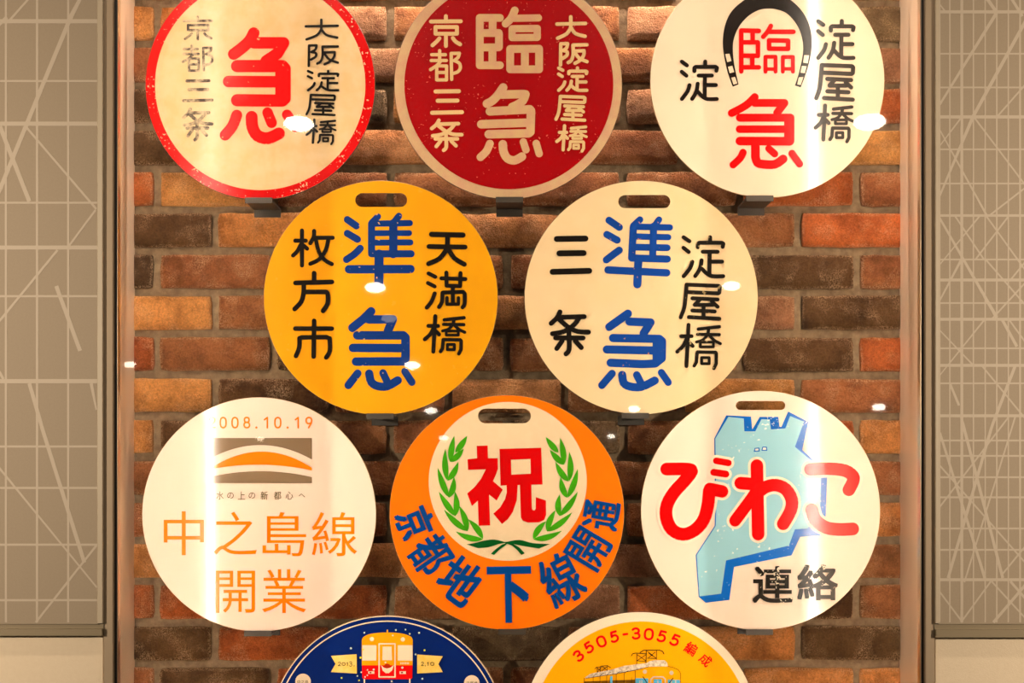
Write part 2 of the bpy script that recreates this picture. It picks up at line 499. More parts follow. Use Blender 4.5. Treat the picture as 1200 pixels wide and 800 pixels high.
# ------------------------------------------------------------------ walls and patterned panels beside the case
WF = GL + 0.004      # plaster face
def wall_side(name, p0, p1, side):
    xa, xb = X(p0, WF), X(p1, WF)
    v, f = box_data(xa, xb, WF, WF + .012, at(0, 940, WF).z, at(0, -140, WF).z)
    o = mesh_obj(name, v, f, PLASTER)
    tag(o, f'plain cream plaster wall {side} of the case, showing below the patterned panel', 'wall', kind='structure')
wall_side('wall_left', -160, 120.6, 'left')
wall_side('wall_right', 1096.4, 1360, 'right')

PF = GL - 0.012      # panel face
def panel(p0, p1, edge, rail_y, label, verts, horis, diags, inner):
    """laminate panel with the line pattern printed on it, side edge and bottom rail"""
    xa, xb = X(p0, PF), X(p1, PF); zt_, zb_ = at(0, -120, PF).z, at(0, rail_y[0], PF).z
    t = empty('patterned_panel', ((xa + xb) / 2, PF, at(0, rail_y[1], PF).z), label, 'panel', 'patterned panels flanking the case')
    part('board', box_data(xa, xb, PF, WF - .0005, zb_, zt_), PANEL, t)
    ea, eb = sorted((X(edge[0], PF), X(edge[1], PF)))
    part('edge_strip', box_data(ea, eb, PF - .001, WF - .0005, at(0, rail_y[0] - 1, PF).z, zt_, .0008), PANEL_EDGE, t)
    ra, rb = min(xa, ea), max(xb, eb)
    yr = [at(0, y, PF).z for y in rail_y]
    part('bottom_rail', box_data(ra, rb, PF - .002, WF - .0005, yr[1], yr[0] - (yr[0] - yr[1]) * .42, .001), RAIL, t)
    part('rail_groove', box_data(ra, rb, PF + .004, WF - .0005, yr[0] - (yr[0] - yr[1]) * .42, yr[0]), RAIL, t)
    # printed lines, clipped to the board
    lo, hi = (p0, inner) if p0 < 0 else (inner, p1)
    art = Art()
    def seg(x0, y0, x1, y1, wd):
        dx, dy = x1 - x0, y1 - y0; L = math.hypot(dx, dy)
        nx, ny = -dy / L * wd / 2, dx / L * wd / 2
        art.poly([(min(max(a, lo), hi), b) for a, b in ((x0 + nx, y0 + ny), (x1 + nx, y1 + ny), (x1 - nx, y1 - ny), (x0 - nx, y0 - ny))])
    for x, wd in verts: seg(x, -110, x, rail_y[0] - 2, wd)
    for y, wd in horis: seg(lo, y, hi, y, wd)
    for x0, y0, x1, y1, wd in diags: seg(x0, y0, x1, y1, wd)
    V, F = art.united(art.P)
    part('line_print', ([tuple(at(a, b, PF)[i] - (.0003 if i == 1 else 0) for i in range(3)) for a, b, _ in V], F), PRINT, t)
lv = [(7, 2.6), (43.5, 2.8), (80, 2.6)] + [(-29.5 - 36.5 * i, 2.6) for i in range(3)]
lh = [(-30, 2.4), (25, 5), (95, 2.4), (145, 5), (237.5, 2.4), (290, 4.8), (347, 2.6), (446.5, 5), (523, 2.6), (571.5, 2.6), (638, 2.6), (703, 2.6), (-80, 4)]
ld = [(122, -40, 81, 24, 6), (81, 25, 50, 100, 5), (50, 100, 0, 222, 5), (0, 222, -40, 300, 5), (45, -14, 12, 23, 2.6), (8, 20, -10, 38, 4),
      (30, 148, 113, 245, 2.6), (112, 246, 81, 288, 2.4), (0, 148, 34.5, 236, 5), (67.5, 293, -30, 412, 2.8), (66, 335, 94, 411, 4.8),
      (-20, 400, 4, 444, 3), (34.5, 449, 50.6, 505, 4.6), (49, 500, 99, 659, 4.6), (107, 449, 114, 480, 4), (-40, 500, 114, 688, 2.8),
      (113, 639, 42, 729, 2.6), (-20, 148, -60, 290, 3), (-10, 571, -70, 703, 4)]
panel(-150, 114.5, (114, 120.6), (731, 744.5), 'taupe wall panel with sparse pale line pattern, left of the brick display case', lv, lh, ld, 114)
rv = [(1101, 2), (1113, 1.7), (1127, 3.4), (1140.6, 1.7), (1154.4, 1.7), (1168, 1.9), (1181.5, 1.7), (1195.3, 2.2)] + [(1209 + 13.6 * i, 1.7 if i % 3 else 3) for i in range(9)]
rh = [(-40, 2), (14, 3.8), (63, 2), (102.5, 2), (137, 3.8), (175, 2), (215, 2), (252.5, 3), (304, 2), (328, 3.5), (355, 2), (374, 3.5), (408, 2),
      (428, 3.5), (449, 2), (487, 3.5), (516, 2.2), (534, 2.2), (559, 2.2), (582.5, 2.2), (619, 2.2), (644, 2.2), (679, 3.5), (-90, 3)]
rd = [(1167.5, 15.6, 1100, 123, 4), (1240, -45, 1140, 137, 4), (1140, 137, 1100, 230, 4), (1145, -18, 1167.5, 14, 4), (1175, -18, 1198, 19, 3.4),
      (1100, 4, 1108, 14, 2), (1220, 78, 1169, 136, 2), (1100, 172, 1127, 137, 2), (1100, 151, 1156, 252, 2.6), (1141.5, 137.5, 1240, 268, 2),
      (1160, 252, 1240, 190, 2), (1100, 255, 1168, 372, 4), (1100, 311, 1148, 253, 2), (1119, 253, 1153, 304, 2), (1155, 304, 1230, 390, 2),
      (1155.6, 253, 1240, 370, 2), (1182, 253, 1143, 304, 2), (1126, 305, 1100, 353, 3), (1215, 290, 1184, 328, 2), (1230, 300, 1163, 373, 2),
      (1174, 374, 1191.6, 406, 3.6), (1182, 374, 1230, 440, 2), (1100, 386, 1140.6, 428, 2), (1154, 374, 1100, 440.6, 2), (1151, 429, 1230, 525, 2),
      (1189.4, 429, 1162, 500, 3.6), (1113.4, 450, 1123.8, 475, 3), (1126, 487.5, 1131, 506, 3), (1101, 507, 1154, 677, 3.6), (1128, 495, 1175, 677, 3.6),
      (1162, 500, 1111, 677, 3.6), (1190, 487, 1130, 682, 2), (1183, 487, 1101, 594, 2), (1101, 545, 1240, 703, 2), (1230, 605, 1175, 672, 2),
      (1101, 693, 1128, 729, 2), (1161, 681, 1126, 729, 2), (1162, 681, 1206, 729, 2), (1240, 640, 1164, 729, 3.4), (1184, 681, 1240, 745, 3)]
panel(1100, 1350, (1095.9, 1100.5), (731, 746.5), 'taupe wall panel with dense pale line pattern, right of the brick display case', rv, rh, rd, 1100)

# ------------------------------------------------------------------ sign building
def glyph(art, spec, ox=0, oy=0, k=1.0, w=None, box=None, wpx=None):
    """spec: list of strokes; a stroke is a list of points, optionally led by 's' (curved) and/or a width.
    With box=(x0,y0,x1,y1) the glyph is fitted to that photo box with pen width wpx."""
    art.begin()
    st = []
    for s in spec:
        s = list(s); sm = False; ww = w
        while not isinstance(s[0], tuple):
            h = s.pop(0)
            if h == 's': sm = True
            else: ww = h
        st.append((s, ww, sm))
    if box:
        xs = [p[0] for s, _, _ in st for p in s]; ys = [p[1] for s, _, _ in st for p in s]
        x0, x1, y0, y1 = min(xs), max(xs), min(ys), max(ys)
        bx0, by0, bx1, by1 = box; h = wpx / 2
        kx = (bx1 - bx0 - wpx) / (x1 - x0); ky = (by1 - by0 - wpx) / (y1 - y0) if y1 > y0 else 1
        for s, ww, sm in st:
            art.stroke([(bx0 + h + (a - x0) * kx, by0 + h + (b - y0) * ky) for a, b in s], wpx * (ww / w if w and ww else 1), sm)
    else:
        for s, ww, sm in st:
            art.stroke([(ox + a / k, oy + b / k) for a, b in s], ww / k, sm)

_font_cache = {}
def font_mesh(ch):
    key = ch
    if key not in _font_cache:
        cu = bpy.data.curves.new('t', 'FONT'); cu.body = ch; cu.resolution_u = 3; cu.fill_mode = 'FRONT'
        ob = bpy.data.objects.new('t', cu); COL.objects.link(ob)
        dg = bpy.context.evaluated_depsgraph_get()
        me = ob.evaluated_get(dg).to_mesh()
        V = [(v.co.x, v.co.y) for v in me.vertices]; F = [tuple(p.vertices) for p in me.polygons]
        ob.evaluated_get(dg).to_mesh_clear()
        bpy.data.objects.remove(ob); bpy.data.curves.remove(cu)
        _font_cache[key] = (V, F)
    return _font_cache[key]
def letter(art, ch, cx, cy, w, h, rot=0, bold=0.0):
    """one printed character fitted to w x h photo pixels, turned clockwise by rot degrees, thickened by bold pixels"""
    art.begin()
    V, F = font_mesh(ch)
    x0, x1 = min(v[0] for v in V), max(v[0] for v in V); y0, y1 = min(v[1] for v in V), max(v[1] for v in V)
    c, s = math.cos(math.radians(rot)), math.sin(math.radians(rot))
    w -= 2 * bold; h -= 2 * bold
    shifts = [(0, 0)] if bold <= 0 else [(-bold, -bold), (bold, -bold), (bold, bold), (-bold, bold)]
    P = [((a - (x0 + x1) / 2) / (x1 - x0) * w, -(b - (y0 + y1) / 2) / (y1 - y0) * h) for a, b in V]
    for sx, sy in shifts:
        Q = [(cx + (u + sx) * c - (v + sy) * s, cy + (u + sx) * s + (v + sy) * c) for u, v in P]
        for f in F: art.tri([Q[i] for i in f])

def slot_loop(cx, cy, w, h, n=10):
    r = h / 2; a = w / 2 - r; out = []
    for i in range(n + 1):
        t = -PI / 2 + PI * i / n; out.append((cx + a + r * math.cos(t), cy + r * math.sin(t)))
    for i in range(n + 1):
        t = PI / 2 + PI * i / n; out.append((cx - a + r * math.cos(t), cy + r * math.sin(t)))
    return out

class Sign:
    TH = 0.0032
    def __init__(self, cx, cy, r, label, mat, slot=None, edge=None, group=None, lean=0.0):
        self.cx, self.cy, self.r, self.slot = cx, cy, r, slot
        base = at(cx, cy + r, 0)
        self.root = empty('round_sign', base, label, 'sign', group)
        self.base = base
        self.lean = lean
        # steel disc with a small chamfer and the hand slot cut through it
        n = 144
        V, F = [], []
        ch = 0.0007 / S
        loops = [[(cx + (r - ch) * math.cos(2 * PI * i / n), cy + (r - ch) * math.sin(2 * PI * i / n)) for i in range(n)]]
        if slot: loops.append(slot_loop(*slot))
        flat = [p for lp in loops for p in lp]; m = len(flat)
        def lay(pts, y):
            i0 = len(V); V.extend([self.loc(a, b, y) for a, b in pts]); return i0
        f0 = lay(flat, 0); b0 = lay(flat, self.TH)
        tris = tessellate_polygon([[Vector((a, b, 0)) for a, b in lp] for lp in loops])
        for t in tris:
            a, b, c = (flat[i] for i in t)
            cr = (b[0] - a[0]) * (c[1] - a[1]) - (b[1] - a[1]) * (c[0] - a[0])
            t = tuple(t) if cr < 0 else (t[0], t[2], t[1])
            F.append(tuple(f0 + i for i in t)); F.append(tuple(b0 + i for i in t[::-1]))
        rim = [(cx + r * math.cos(2 * PI * i / n), cy + r * math.sin(2 * PI * i / n)) for i in range(n)]
        r1 = lay(rim, 0.0007); r2 = lay(rim, self.TH - .0007)
        nf = len(F)
        for i in range(n):
            j = (i + 1) % n
            F.append((f0 + i, f0 + j, r1 + j, r1 + i)); F.append((r1 + i, r1 + j, r2 + j, r2 + i)); F.append((r2 + i, r2 + j, b0 + j, b0 + i))
        if slot:
            k0, k1 = n, m; L = k1 - k0
            for i in range(L):
                a, b = k0 + i, k0 + (i + 1) % L
                F.append((f0 + b, f0 + a, b0 + a, b0 + b))
        self.plate = mesh_obj('plate', V, F, mat, self.root)
        self.plate.data.materials.append(edge); self.plate.data.materials.append(BACK)
        for i, p in enumerate(self.plate.data.polygons):
            if i >= nf: p.material_index = 1
            elif i % 2: p.material_index = 2
        self.order = 0
    def loc(self, a, b, y):
        return ((a - self.cx) * S, y, (self.cy + self.r - b) * S)
    def art(self, level=None):
        self.order += 1 if level is None else 0
        return Art(0.0002 + 0.0004 * (self.order if level is None else level))
    def put(self, name, art, mat, label=None, stuff=False):
        """paintwork becomes one part; lettering becomes one part per character"""
        if name == 'lettering' and not art.G: art.G.append(art.P)
        if name == 'lettering': art.split = 'character'
        for P in (art.G if art.split else [sum(art.G, []) + (art.P0 if art.G else art.P)]):
            if not P: continue
            V, F = art.united(P, not art.plain)
            o = mesh_obj(art.split or name, [self.loc(a, b, -y) for a, b, y in V], F, mat, self.root)
            if label: o['label'] = label
            if stuff: o['kind'] = 'stuff'

# ------------------------------------------------------------------ brush-written characters (traced stroke by stroke)
KYO = [[(245, 82), (245, 125)], [(90, 138), (400, 135)], [(137, 195), (360, 195), (360, 265), (137, 265), (137, 195)], [(245, 270), (245, 392)],
       [(178, 312), (150, 345), (105, 385)], ['s', (318, 310), (345, 345), (393, 375)]]
TO = [[(180, 440), (180, 540)], [(98, 483), (240, 483)], [(92, 543), (250, 543)], ['s', (195, 545), (150, 595), (85, 638)],
      [(150, 600), (150, 745), (252, 745), (252, 600), (155, 600)], [(150, 668), (250, 668)], [(300, 470), (305, 740)], [(300, 470), (385, 468)],
      ['s', (385, 468), (372, 510), (330, 545)], ['s', (335, 545), (385, 572), (395, 620), (370, 660), (320, 678)]]
SAN = [[(138, 110), (380, 107)], [(160, 207), (365, 205)], [(102, 332), (412, 325)]]
JO = [['s', (172, 410), (145, 455), (98, 495)], [(180, 450), (375, 445)], ['s', (165, 465), (240, 522), (320, 555), (410, 560)],
      ['s', (335, 450), (290, 505), (205, 555), (108, 572)], [(245, 540), (248, 600)], [(135, 603), (365, 603)], ['s', (248, 600), (248, 690), (222, 722)],
      [(190, 625), (145, 682)], [(300, 625), (350, 675)]]
DAI = [[(212, 90), (212, 205)], [(68, 165), (365, 158)], ['s', (211, 200), (170, 265), (75, 312)], ['s', (214, 200), (260, 262), (360, 292)]]
SAKA = [[(108, 372), (105, 590)], [(108, 370), (178, 368)], ['s', (178, 372), (168, 412), (130, 440)], ['s', (132, 440), (172, 452), (170, 490), (125, 522)],
        [(235, 382), (380, 380)], ['s', (235, 385), (236, 480), (218, 540), (185, 565)], [(250, 445), (350, 442)],
        ['s', (350, 445), (345, 490), (310, 540), (255, 572)], ['s', (255, 460), (300, 520), (380, 555)]]
YODO = [[(160, 142), (228, 192)], [(158, 277), (220, 330)], ['s', (262, 457), (235, 540), (160, 642)], [(473, 140), (473, 200)],
        [(328, 270), (328, 225), (345, 212), (612, 212), (630, 225), (622, 265)], [(385, 328), (562, 328)], [(468, 340), (465, 620)], [(490, 455), (615, 455)],
        ['s', (372, 437), (360, 520), (330, 590), (297, 640)], ['s', (375, 545), (430, 605), (500, 642), (628, 642)]]
YA = [['s', (105, 470), (98, 560), (85, 660), (55, 740)], [(105, 462), (378, 472), (388, 482), (385, 528), (375, 536), (105, 525)], [(155, 578), (370, 588)],
      [(218, 590), (175, 632)], [(175, 634), (330, 634)], [(320, 605), (370, 650)], [(250, 640), (250, 745)], [(155, 682), (345, 690)], [(125, 738), (385, 752)]]
HASHI = [[(250, 120), (222, 672)], [(150, 272), (290, 272)], ['s', (225, 300), (180, 400), (98, 480)], [(255, 350), (305, 405)], [46, (380, 178), (665, 145)],
         [46, (520, 160), (510, 240)], [44, (370, 248), (662, 252)], ['s', 40, (495, 265), (440, 322), (355, 350)], ['s', 42, (535, 270), (600, 332), (675, 372)],
         [38, (408, 352), (408, 415), (582, 415), (582, 352), (408, 352)], [46, (325, 670), (355, 620), (365, 485), (610, 488), (622, 505), (620, 640), (588, 705)],
         [40, (425, 560), (425, 640), (525, 640), (525, 560), (425, 560)]]
MAI = [[(178, 95), (178, 480)], [(105, 207), (220, 207)], ['s', (165, 250), (125, 325), (80, 370)], [(190, 255), (235, 295)], ['s', (312, 100), (308, 165), (270, 235)],
       [(330, 175), (518, 175)], ['s', (470, 190), (440, 310), (370, 410), (270, 462)], ['s', (330, 190), (365, 330), (430, 420), (508, 465)]]
HO = [[(295, -178), (295, -95)], [(100, -76), (480, -86)], ['s', (187, -60), (185, 30), (160, 120), (92, 195)], [(190, 18), (420, 18)], ['s', (420, 18), (437, 45), (435, 140), (388, 215)]]
ICHI = [[(295, 318), (290, 690)], [(98, 400), (480, 400)], [(142, 505), (165, 491), (425, 488), (456, 505)], ['s', (142, 500), (140, 595), (105, 685)],
        ['s', (456, 500), (458, 630), (420, 700)]]
TEN = [[58, (148, 138), (495, 145)], [(120, 272), (518, 278)], [(325, 150), (322, 290)], ['s', (322, 290), (240, 400), (115, 462)], ['s', (328, 290), (400, 400), (510, 468)]]
MAN = [[(85, 72), (140, 100)], [(80, 150), (135, 178)], ['s', (135, 235), (110, 300), (70, 350)], [(230, 65), (232, 172), (342, 175), (345, 70)], [(190, 112), (385, 118)],
       [(283, 180), (283, 320)], ['s', (198, 232), (195, 300), (170, 345)], [(200, 228), (365, 222), (380, 238)], ['s', (380, 238), (378, 320), (362, 348)],
       [28, (235, 270), (235, 322), (328, 322), (328, 270)]]
RIN_FAT = [[(103, 178), (103, 645)], [(103, 178), (302, 178)], [(103, 645), (302, 645)], [(230, 180), (230, 320)], [(110, 327), (290, 327)], [(292, 332), (292, 465)],
           [(110, 470), (290, 468)], [(228, 470), (228, 640)], ['s', (448, 105), (410, 185), (358, 235)], [70, (440, 182), (682, 178)],
           [70, (422, 285), (670, 282), (670, 370), (422, 372), (422, 285)], [76, (403, 485), (688, 482), (688, 685), (403, 685), (403, 485)], [(548, 490), (548, 680)]]
RIN_THIN = [[(208, 265), (208, 610)], [(208, 262), (358, 265)], [(305, 270), (305, 350)], [(215, 362), (348, 362)], [(350, 365), (350, 478)], [(210, 476), (350, 476)],
            [(302, 480), (302, 570)], [(215, 575), (358, 575)], ['s', (460, 222), (430, 275), (395, 315)], [(450, 272), (652, 272)],
            [(445, 345), (607, 348), (607, 418), (445, 416), (445, 345)], [34, (414, 612), (414, 485), (500, 485), (500, 612)], [30, (414, 590), (500, 590)],
            [34, (562, 612), (562, 487), (648, 487), (648, 612)], [30, (562, 588), (648, 588)]]
Q1 = [['s', (237, 95), (212, 140), (170, 180), (120, 218)], [(240, 152), (410, 152)], [(412, 152), (375, 215), (310, 258)],
      [72, (140, 288), (405, 288), (418, 302), (418, 478), (405, 490), (140, 488)], [(90, 378), (400, 380)], [64, (395, 300), (395, 480)],
      ['s', 64, (138, 575), (112, 640), (70, 692)], ['s', 70, (225, 585), (230, 645), (260, 695), (320, 710), (385, 682)], [62, (318, 560), (342, 620)], [60, (432, 572), (485, 645)]]
Q2 = [['s', (288, 92), (240, 160), (195, 205), (150, 230)], [(270, 152), (465, 148)], ['s', (478, 150), (455, 205), (405, 240), (365, 258)],
      [(175, 295), (515, 278), (525, 290), (520, 470), (505, 482), (165, 490)], [(102, 405), (480, 392)], ['s', 66, (175, 570), (145, 635), (95, 685)],
      ['s', (285, 575), (292, 640), (325, 695), (385, 712), (448, 680)], [62, (460, 555), (482, 622)], [62, (570, 568), (595, 655)]]
Q3 = [['s', (300, 105), (240, 165), (170, 210), (95, 248)], [(300, 158), (565, 158), (500, 245)], [72, (168, 290), (618, 290)], [92, (608, 302), (608, 494)],
      [68, (165, 392), (600, 392)], [78, (168, 498), (610, 500)], ['s', 66, (195, 600), (170, 650), (108, 710)], [78, (306, 540), (306, 640)],
      ['s', 78, (306, 640), (325, 690), (380, 705), (480, 705), (553, 658)], [64, (425, 565), (478, 612)], [64, (632, 608), (700, 702)]]
Q4 = [[(278, 102), (215, 165), (125, 237)], [(260, 168), (455, 168), (415, 262)], [(165, 298), (540, 298), (558, 315), (558, 490), (540, 510), (155, 512)], [(130, 400), (540, 402)],
      [64, (168, 608), (92, 705)], ['s', 68, (262, 610), (280, 680), (335, 712), (410, 712), (495, 665)], [62, (375, 605), (415, 690)], [60, (553, 592), (610, 680)]]
Q5 = [[(297, 90), (220, 145), (138, 204)], [(310, 158), (490, 165), (430, 258)], [(170, 298), (565, 305), (588, 325), (585, 470), (530, 515), (420, 520), (150, 508)], [(118, 395), (560, 405)],
      [66, (540, 330), (540, 480)], [64, (162, 600), (75, 700)], ['s', (248, 612), (262, 680), (315, 710), (410, 714), (525, 660)], [64, (372, 612), (412, 690)], [62, (582, 592), (640, 675)]]
JUN4 = [[(92, 132), (172, 188)], [(92, 255), (182, 308)], ['s', (207, 388), (160, 435), (85, 488)], [(308, 168), (308, 437), (660, 437)], [58, (365, 105), (310, 160)],
        [60, (552, 100), (505, 160)], [74, (502, 165), (502, 440)], [56, (330, 168), (650, 163)], [52, (330, 253), (645, 252)], [54, (330, 338), (655, 335)],
        [76, (107, 575), (655, 573)], [82, (375, 440), (373, 735)]]
JUN5 = [[(110, 105), (205, 170)], [(90, 238), (185, 290)], [(205, 385), (150, 425), (85, 475)], [(338, 165), (322, 458), (655, 468)], [62, (400, 98), (338, 155)],
        [60, (578, 98), (540, 152)], [66, (528, 160), (518, 460)], [60, (360, 165), (680, 172)], [58, (350, 256), (665, 263)], [64, (350, 356), (655, 362)],
        [70, (100, 570), (650, 597)], [76, (385, 470), (375, 705)]]

DIGIT = {'2': [['s', (4, 22), (12, 6), (30, 0), (50, 6), (58, 24), (52, 44), (30, 66), (4, 98)], [(4, 98), (60, 98)]],
         '0': [['s', (32, 0), (12, 8), (2, 30), (2, 70), (12, 92), (32, 100), (52, 92), (62, 70), (62, 30), (52, 8), (32, 0)]],
         '8': [['s', (30, 0), (10, 6), (4, 24), (12, 42), (30, 47), (50, 42), (56, 24), (50, 6), (30, 0)], ['s', (30, 47), (8, 54), (0, 74), (10, 94), (30, 100), (52, 94), (62, 74), (52, 54), (30, 47)]],
         '1': [[(0, 22), (26, 0)], [(26, 0), (26, 100)]],
         '9': [['s', (30, 0), (8, 8), (0, 30), (8, 52), (30, 60), (52, 52), (60, 30), (52, 8), (30, 0)], ['s', (60, 30), (54, 58), (40, 80), (28, 100)]],
         '3': [['s', (2, 10), (18, 0), (38, 0), (54, 12), (54, 32), (40, 45), (22, 47)], ['s', (22, 47), (46, 50), (60, 68), (54, 90), (32, 100), (12, 98), (0, 86)]],
         '5': [[(56, 0), (14, 0)], [(14, 0), (8, 46)], ['s', (8, 46), (28, 36), (50, 42), (60, 66), (50, 90), (28, 100), (8, 96), (0, 88)]],
         '-': [[(0, 50), (30, 50)]]}
def digit(art, ch, cx, cy, w, h, rot, pen):
    art.begin()
    c, s_ = math.cos(math.radians(rot)), math.sin(math.radians(rot))
    st = DIGIT[ch]; xs = [p[0] for q in st for p in q if isinstance(p, tuple)]
    x0, x1 = min(xs), max(xs)
    for q in st:
        sm = q[0] == 's'; pts = []
        for a, b in (q[1:] if sm else q):
            u = (a - (x0 + x1) / 2) / (x1 - x0) * (w - pen); v = (b - 50) / 100 * (h - pen)
            pts.append((cx + u * c - v * s_, cy + u * s_ + v * c))
        art.stroke(pts, pen, sm)

# ------------------------------------------------------------------ the ten signs
CREAM = srgb(236, 214, 172)
black = paint('black_enamel', srgb(22, 18, 14), 0.25)
black_worn_glare = paint('black_enamel_worn_glare', srgb(60, 48, 36), 0.36, blotch=CREAM, blotch_amt=0.6, blotch_scale=60)  # glare of the lamp strip is put into this paled, blotched black
black_rub = paint('black_enamel_rubbed', srgb(24, 20, 15), 0.24, chip=srgb(150, 130, 90), chip_at=.66, chip_scale=90)
red = paint('red_enamel', srgb(216, 2, 2), 0.24, chip=srgb(246, 170, 120), chip_at=.72, chip_scale=120)
red_ring = paint('red_border_enamel', srgb(200, 2, 4), 0.22, chip=srgb(236, 190, 150), chip_at=.66, chip_scale=200)
red_new = paint('red_gloss', srgb(220, 2, 2), 0.22)
crimson = paint('crimson_enamel', srgb(150, 4, 10), 0.24, chip=srgb(210, 110, 90), chip_at=.70, chip_scale=180)
bone = paint('bone_lettering', srgb(206, 172, 124), 0.36, blotch=srgb(196, 142, 122), blotch_amt=.6, blotch_scale=36)
bone_plain = paint('bone_small_lettering', srgb(222, 188, 134), 0.32, tone=.05)
blue_y = paint('blue_enamel', srgb(12, 48, 116), 0.22, chip=srgb(222, 170, 110), chip_at=.70, chip_scale=110)
blue_w = paint('blue_bright_enamel', srgb(14, 62, 146), 0.24, chip=srgb(200, 120, 90), chip_at=.70, chip_scale=110)
steel_edge = plain('worn_edge', srgb(150, 118, 66), 0.5)
dark_edge = plain('rusty_edge', srgb(70, 46, 26), 0.6)

def slotpx(cx, cy, r): return (cx, cy - r + 22, 61, 16)
G1 = 'old round train head signs hung on the brick wall'
# 1 -------- cream disc with red border
s = Sign(305, 99.5, 134.7, 'aged cream round sign with red border and one big red character, top left', 
         paint('aged_cream', srgb(222, 196, 152), 0.19, .06, blotch=srgb(206, 170, 112), blotch_amt=.5, blotch_scale=26), slotpx(305, 99.5, 134.7), dark_edge, G1)
a = s.art(); a.plain = True; a.ring(305, 99.5, 123.2, 134.2); s.put('painted_border', a, red_ring, 'red painted border with chipped edge')
a = s.art(); glyph(a, Q1, 250, 20, 5, w=68); s.put('lettering', a, red, 'large red painted character')
a = s.art()
glyph(a, KYO, box=(214, 18.5, 250, 48), wpx=3.0, w=40); glyph(a, TO, box=(213, 52, 250.5, 84.5), wpx=3.0, w=40)
glyph(a, SAN, box=(213.5, 93, 250.5, 120), wpx=3.6, w=40); glyph(a, JO, box=(213.5, 126, 250.5, 166), wpx=4.0, w=40)
s.put('lettering', a, black_worn_glare, 'small faded black character with painted-in lamp glare')
a = s.art()
glyph(a, DAI, box=(357, 22, 397.5, 48), wpx=3.0, w=40); glyph(a, SAKA, box=(360.5, 52, 397.5, 79), wpx=3.0, w=40); glyph(a, YODO, box=(359.5, 82, 398, 107.5), wpx=3.0, w=54)
glyph(a, YA, box=(358, 110, 394, 136.5), wpx=2.9, w=32); glyph(a, HASHI, box=(358, 139, 395, 170.5), wpx=3.0, w=52)
s.put('lettering', a, black, 'black character')
# 2 -------- crimson disc with bone border
s = Sign(595.5, 99.5, 133.7, 'crimson round sign with bone-coloured border and lettering, top centre', 
         paint('bone_plate', srgb(202, 170, 128), 0.36, .06, blotch=srgb(190, 140, 116), blotch_amt=.6, blotch_scale=30), slotpx(595.5, 99.5, 133.7), dark_edge, G1)
a = s.art(); a.plain = True; a.disc(596.3, 99.3, 122.4, holes=[slot_loop(*slotpx(595.5, 99.5, 133.7))]); s.put('painted_field', a, crimson, 'crimson painted field')
a = s.art(); glyph(a, RIN_FAT, 550, 0, 8.42, w=76); glyph(a, Q2, 550, 90, 7.27, w=72); s.put('lettering', a, bone, 'large bone-coloured character')
a = s.art()
glyph(a, KYO, 495, 10, 8.89, w=40); glyph(a, TO, 495, 10, 8.89, w=34); glyph(a, SAN, 495, 95, 8.89, w=42); glyph(a, JO, 495, 95, 8.89, w=38)
s.put('lettering', a, bone_plain, 'small bone-coloured character')
a = s.art()
glyph(a, DAI, 645, 10, 8.88, w=37); glyph(a, SAKA, 645, 10, 8.88, w=36); glyph(a, YODO, box=(652.6, 78, 689.6, 108), wpx=3.9, w=54)
glyph(a, YA, box=(649.6, 111.3, 687.3, 143), wpx=3.8, w=32); glyph(a, HASHI, box=(650.5, 145.7, 689, 179.3), wpx=3.8, w=52)
s.put('lettering', a, bone_plain, 'small bone-coloured character')
# 3 -------- white disc with horseshoe
s = Sign(899.3, 94.3, 137.4, 'glossy off-white round sign with black horseshoe around a red character, top right', 
         paint('gloss_offwhite', srgb(238, 218, 190), 0.13, .03), slotpx(899.3, 94.3, 137.4), steel_edge, G1)
def cr(ox, oy, k, pts): return [(ox + x / k, oy + y / k) for x, y in pts]
def dense(pts, closed=False):
    P = [pts[0]] + list(pts) + [pts[-1]]; out = []
    for i in range(1, len(P) - 2):
        for q in range(4):
            t = q / 4
            out.append(tuple(.5 * (2 * P[i][d] + (P[i + 1][d] - P[i - 1][d]) * t + (2 * P[i - 1][d] - 5 * P[i][d] + 4 * P[i + 1][d] - P[i + 2][d]) * t * t
                                   + (3 * P[i][d] - P[i - 1][d] - 3 * P[i + 1][d] + P[i + 2][d]) * t ** 3) for d in (0, 1)))
    return out + [pts[-1]]
a = s.art()
outer = dense([(135, 740), (85, 590), (52, 400), (62, 250), (110, 120), (195, 30), (310, -40), (430, -60), (555, -38), (660, 25), (750, 130), (800, 260), (808, 400), (790, 520), (755, 640), (715, 745)])
inner = dense([(665, 730), (700, 620), (728, 490), (735, 390), (715, 285), (670, 195), (595, 115), (510, 82), (430, 75), (350, 90), (260, 145), (185, 235), (145, 335), (137, 430), (150, 560), (185, 720)])
holes = [[(72, 462), (108, 458), (125, 520), (88, 530)], [(95, 570), (132, 560), (148, 615), (110, 625)], [(122, 662), (155, 655), (175, 712), (142, 722)],
         [(745, 470), (785, 472), (775, 540), (735, 535)], [(725, 562), (765, 565), (750, 625), (712, 620)], [(698, 660), (738, 655), (715, 725), (685, 720)]]
a.poly(cr(840, 0, 7.275, outer + inner), *[cr(840, 0, 7.275, h) for h in holes])
black_gloss = paint('black_gloss', srgb(26, 20, 16), 0.20)
s.put('horseshoe_emblem', a, black_gloss, 'black painted horseshoe emblem')
a = s.art(); glyph(a, RIN_THIN, 840, 0, 7.275, w=40); glyph(a, Q3, 845, 100, 7.62, w=70); s.put('lettering', a, red_new, 'red character')
a = s.art(); glyph(a, YODO, 785, 60, 11.43, w=54); s.put('lettering', a, black_gloss, 'black character beside the horseshoe')
a = s.art(); glyph(a, YODO, box=(956, 22.5, 1002.5, 70.5), wpx=4.9, w=54); glyph(a, YA, box=(953.8, 74, 1002, 119.5), wpx=5, w=32)
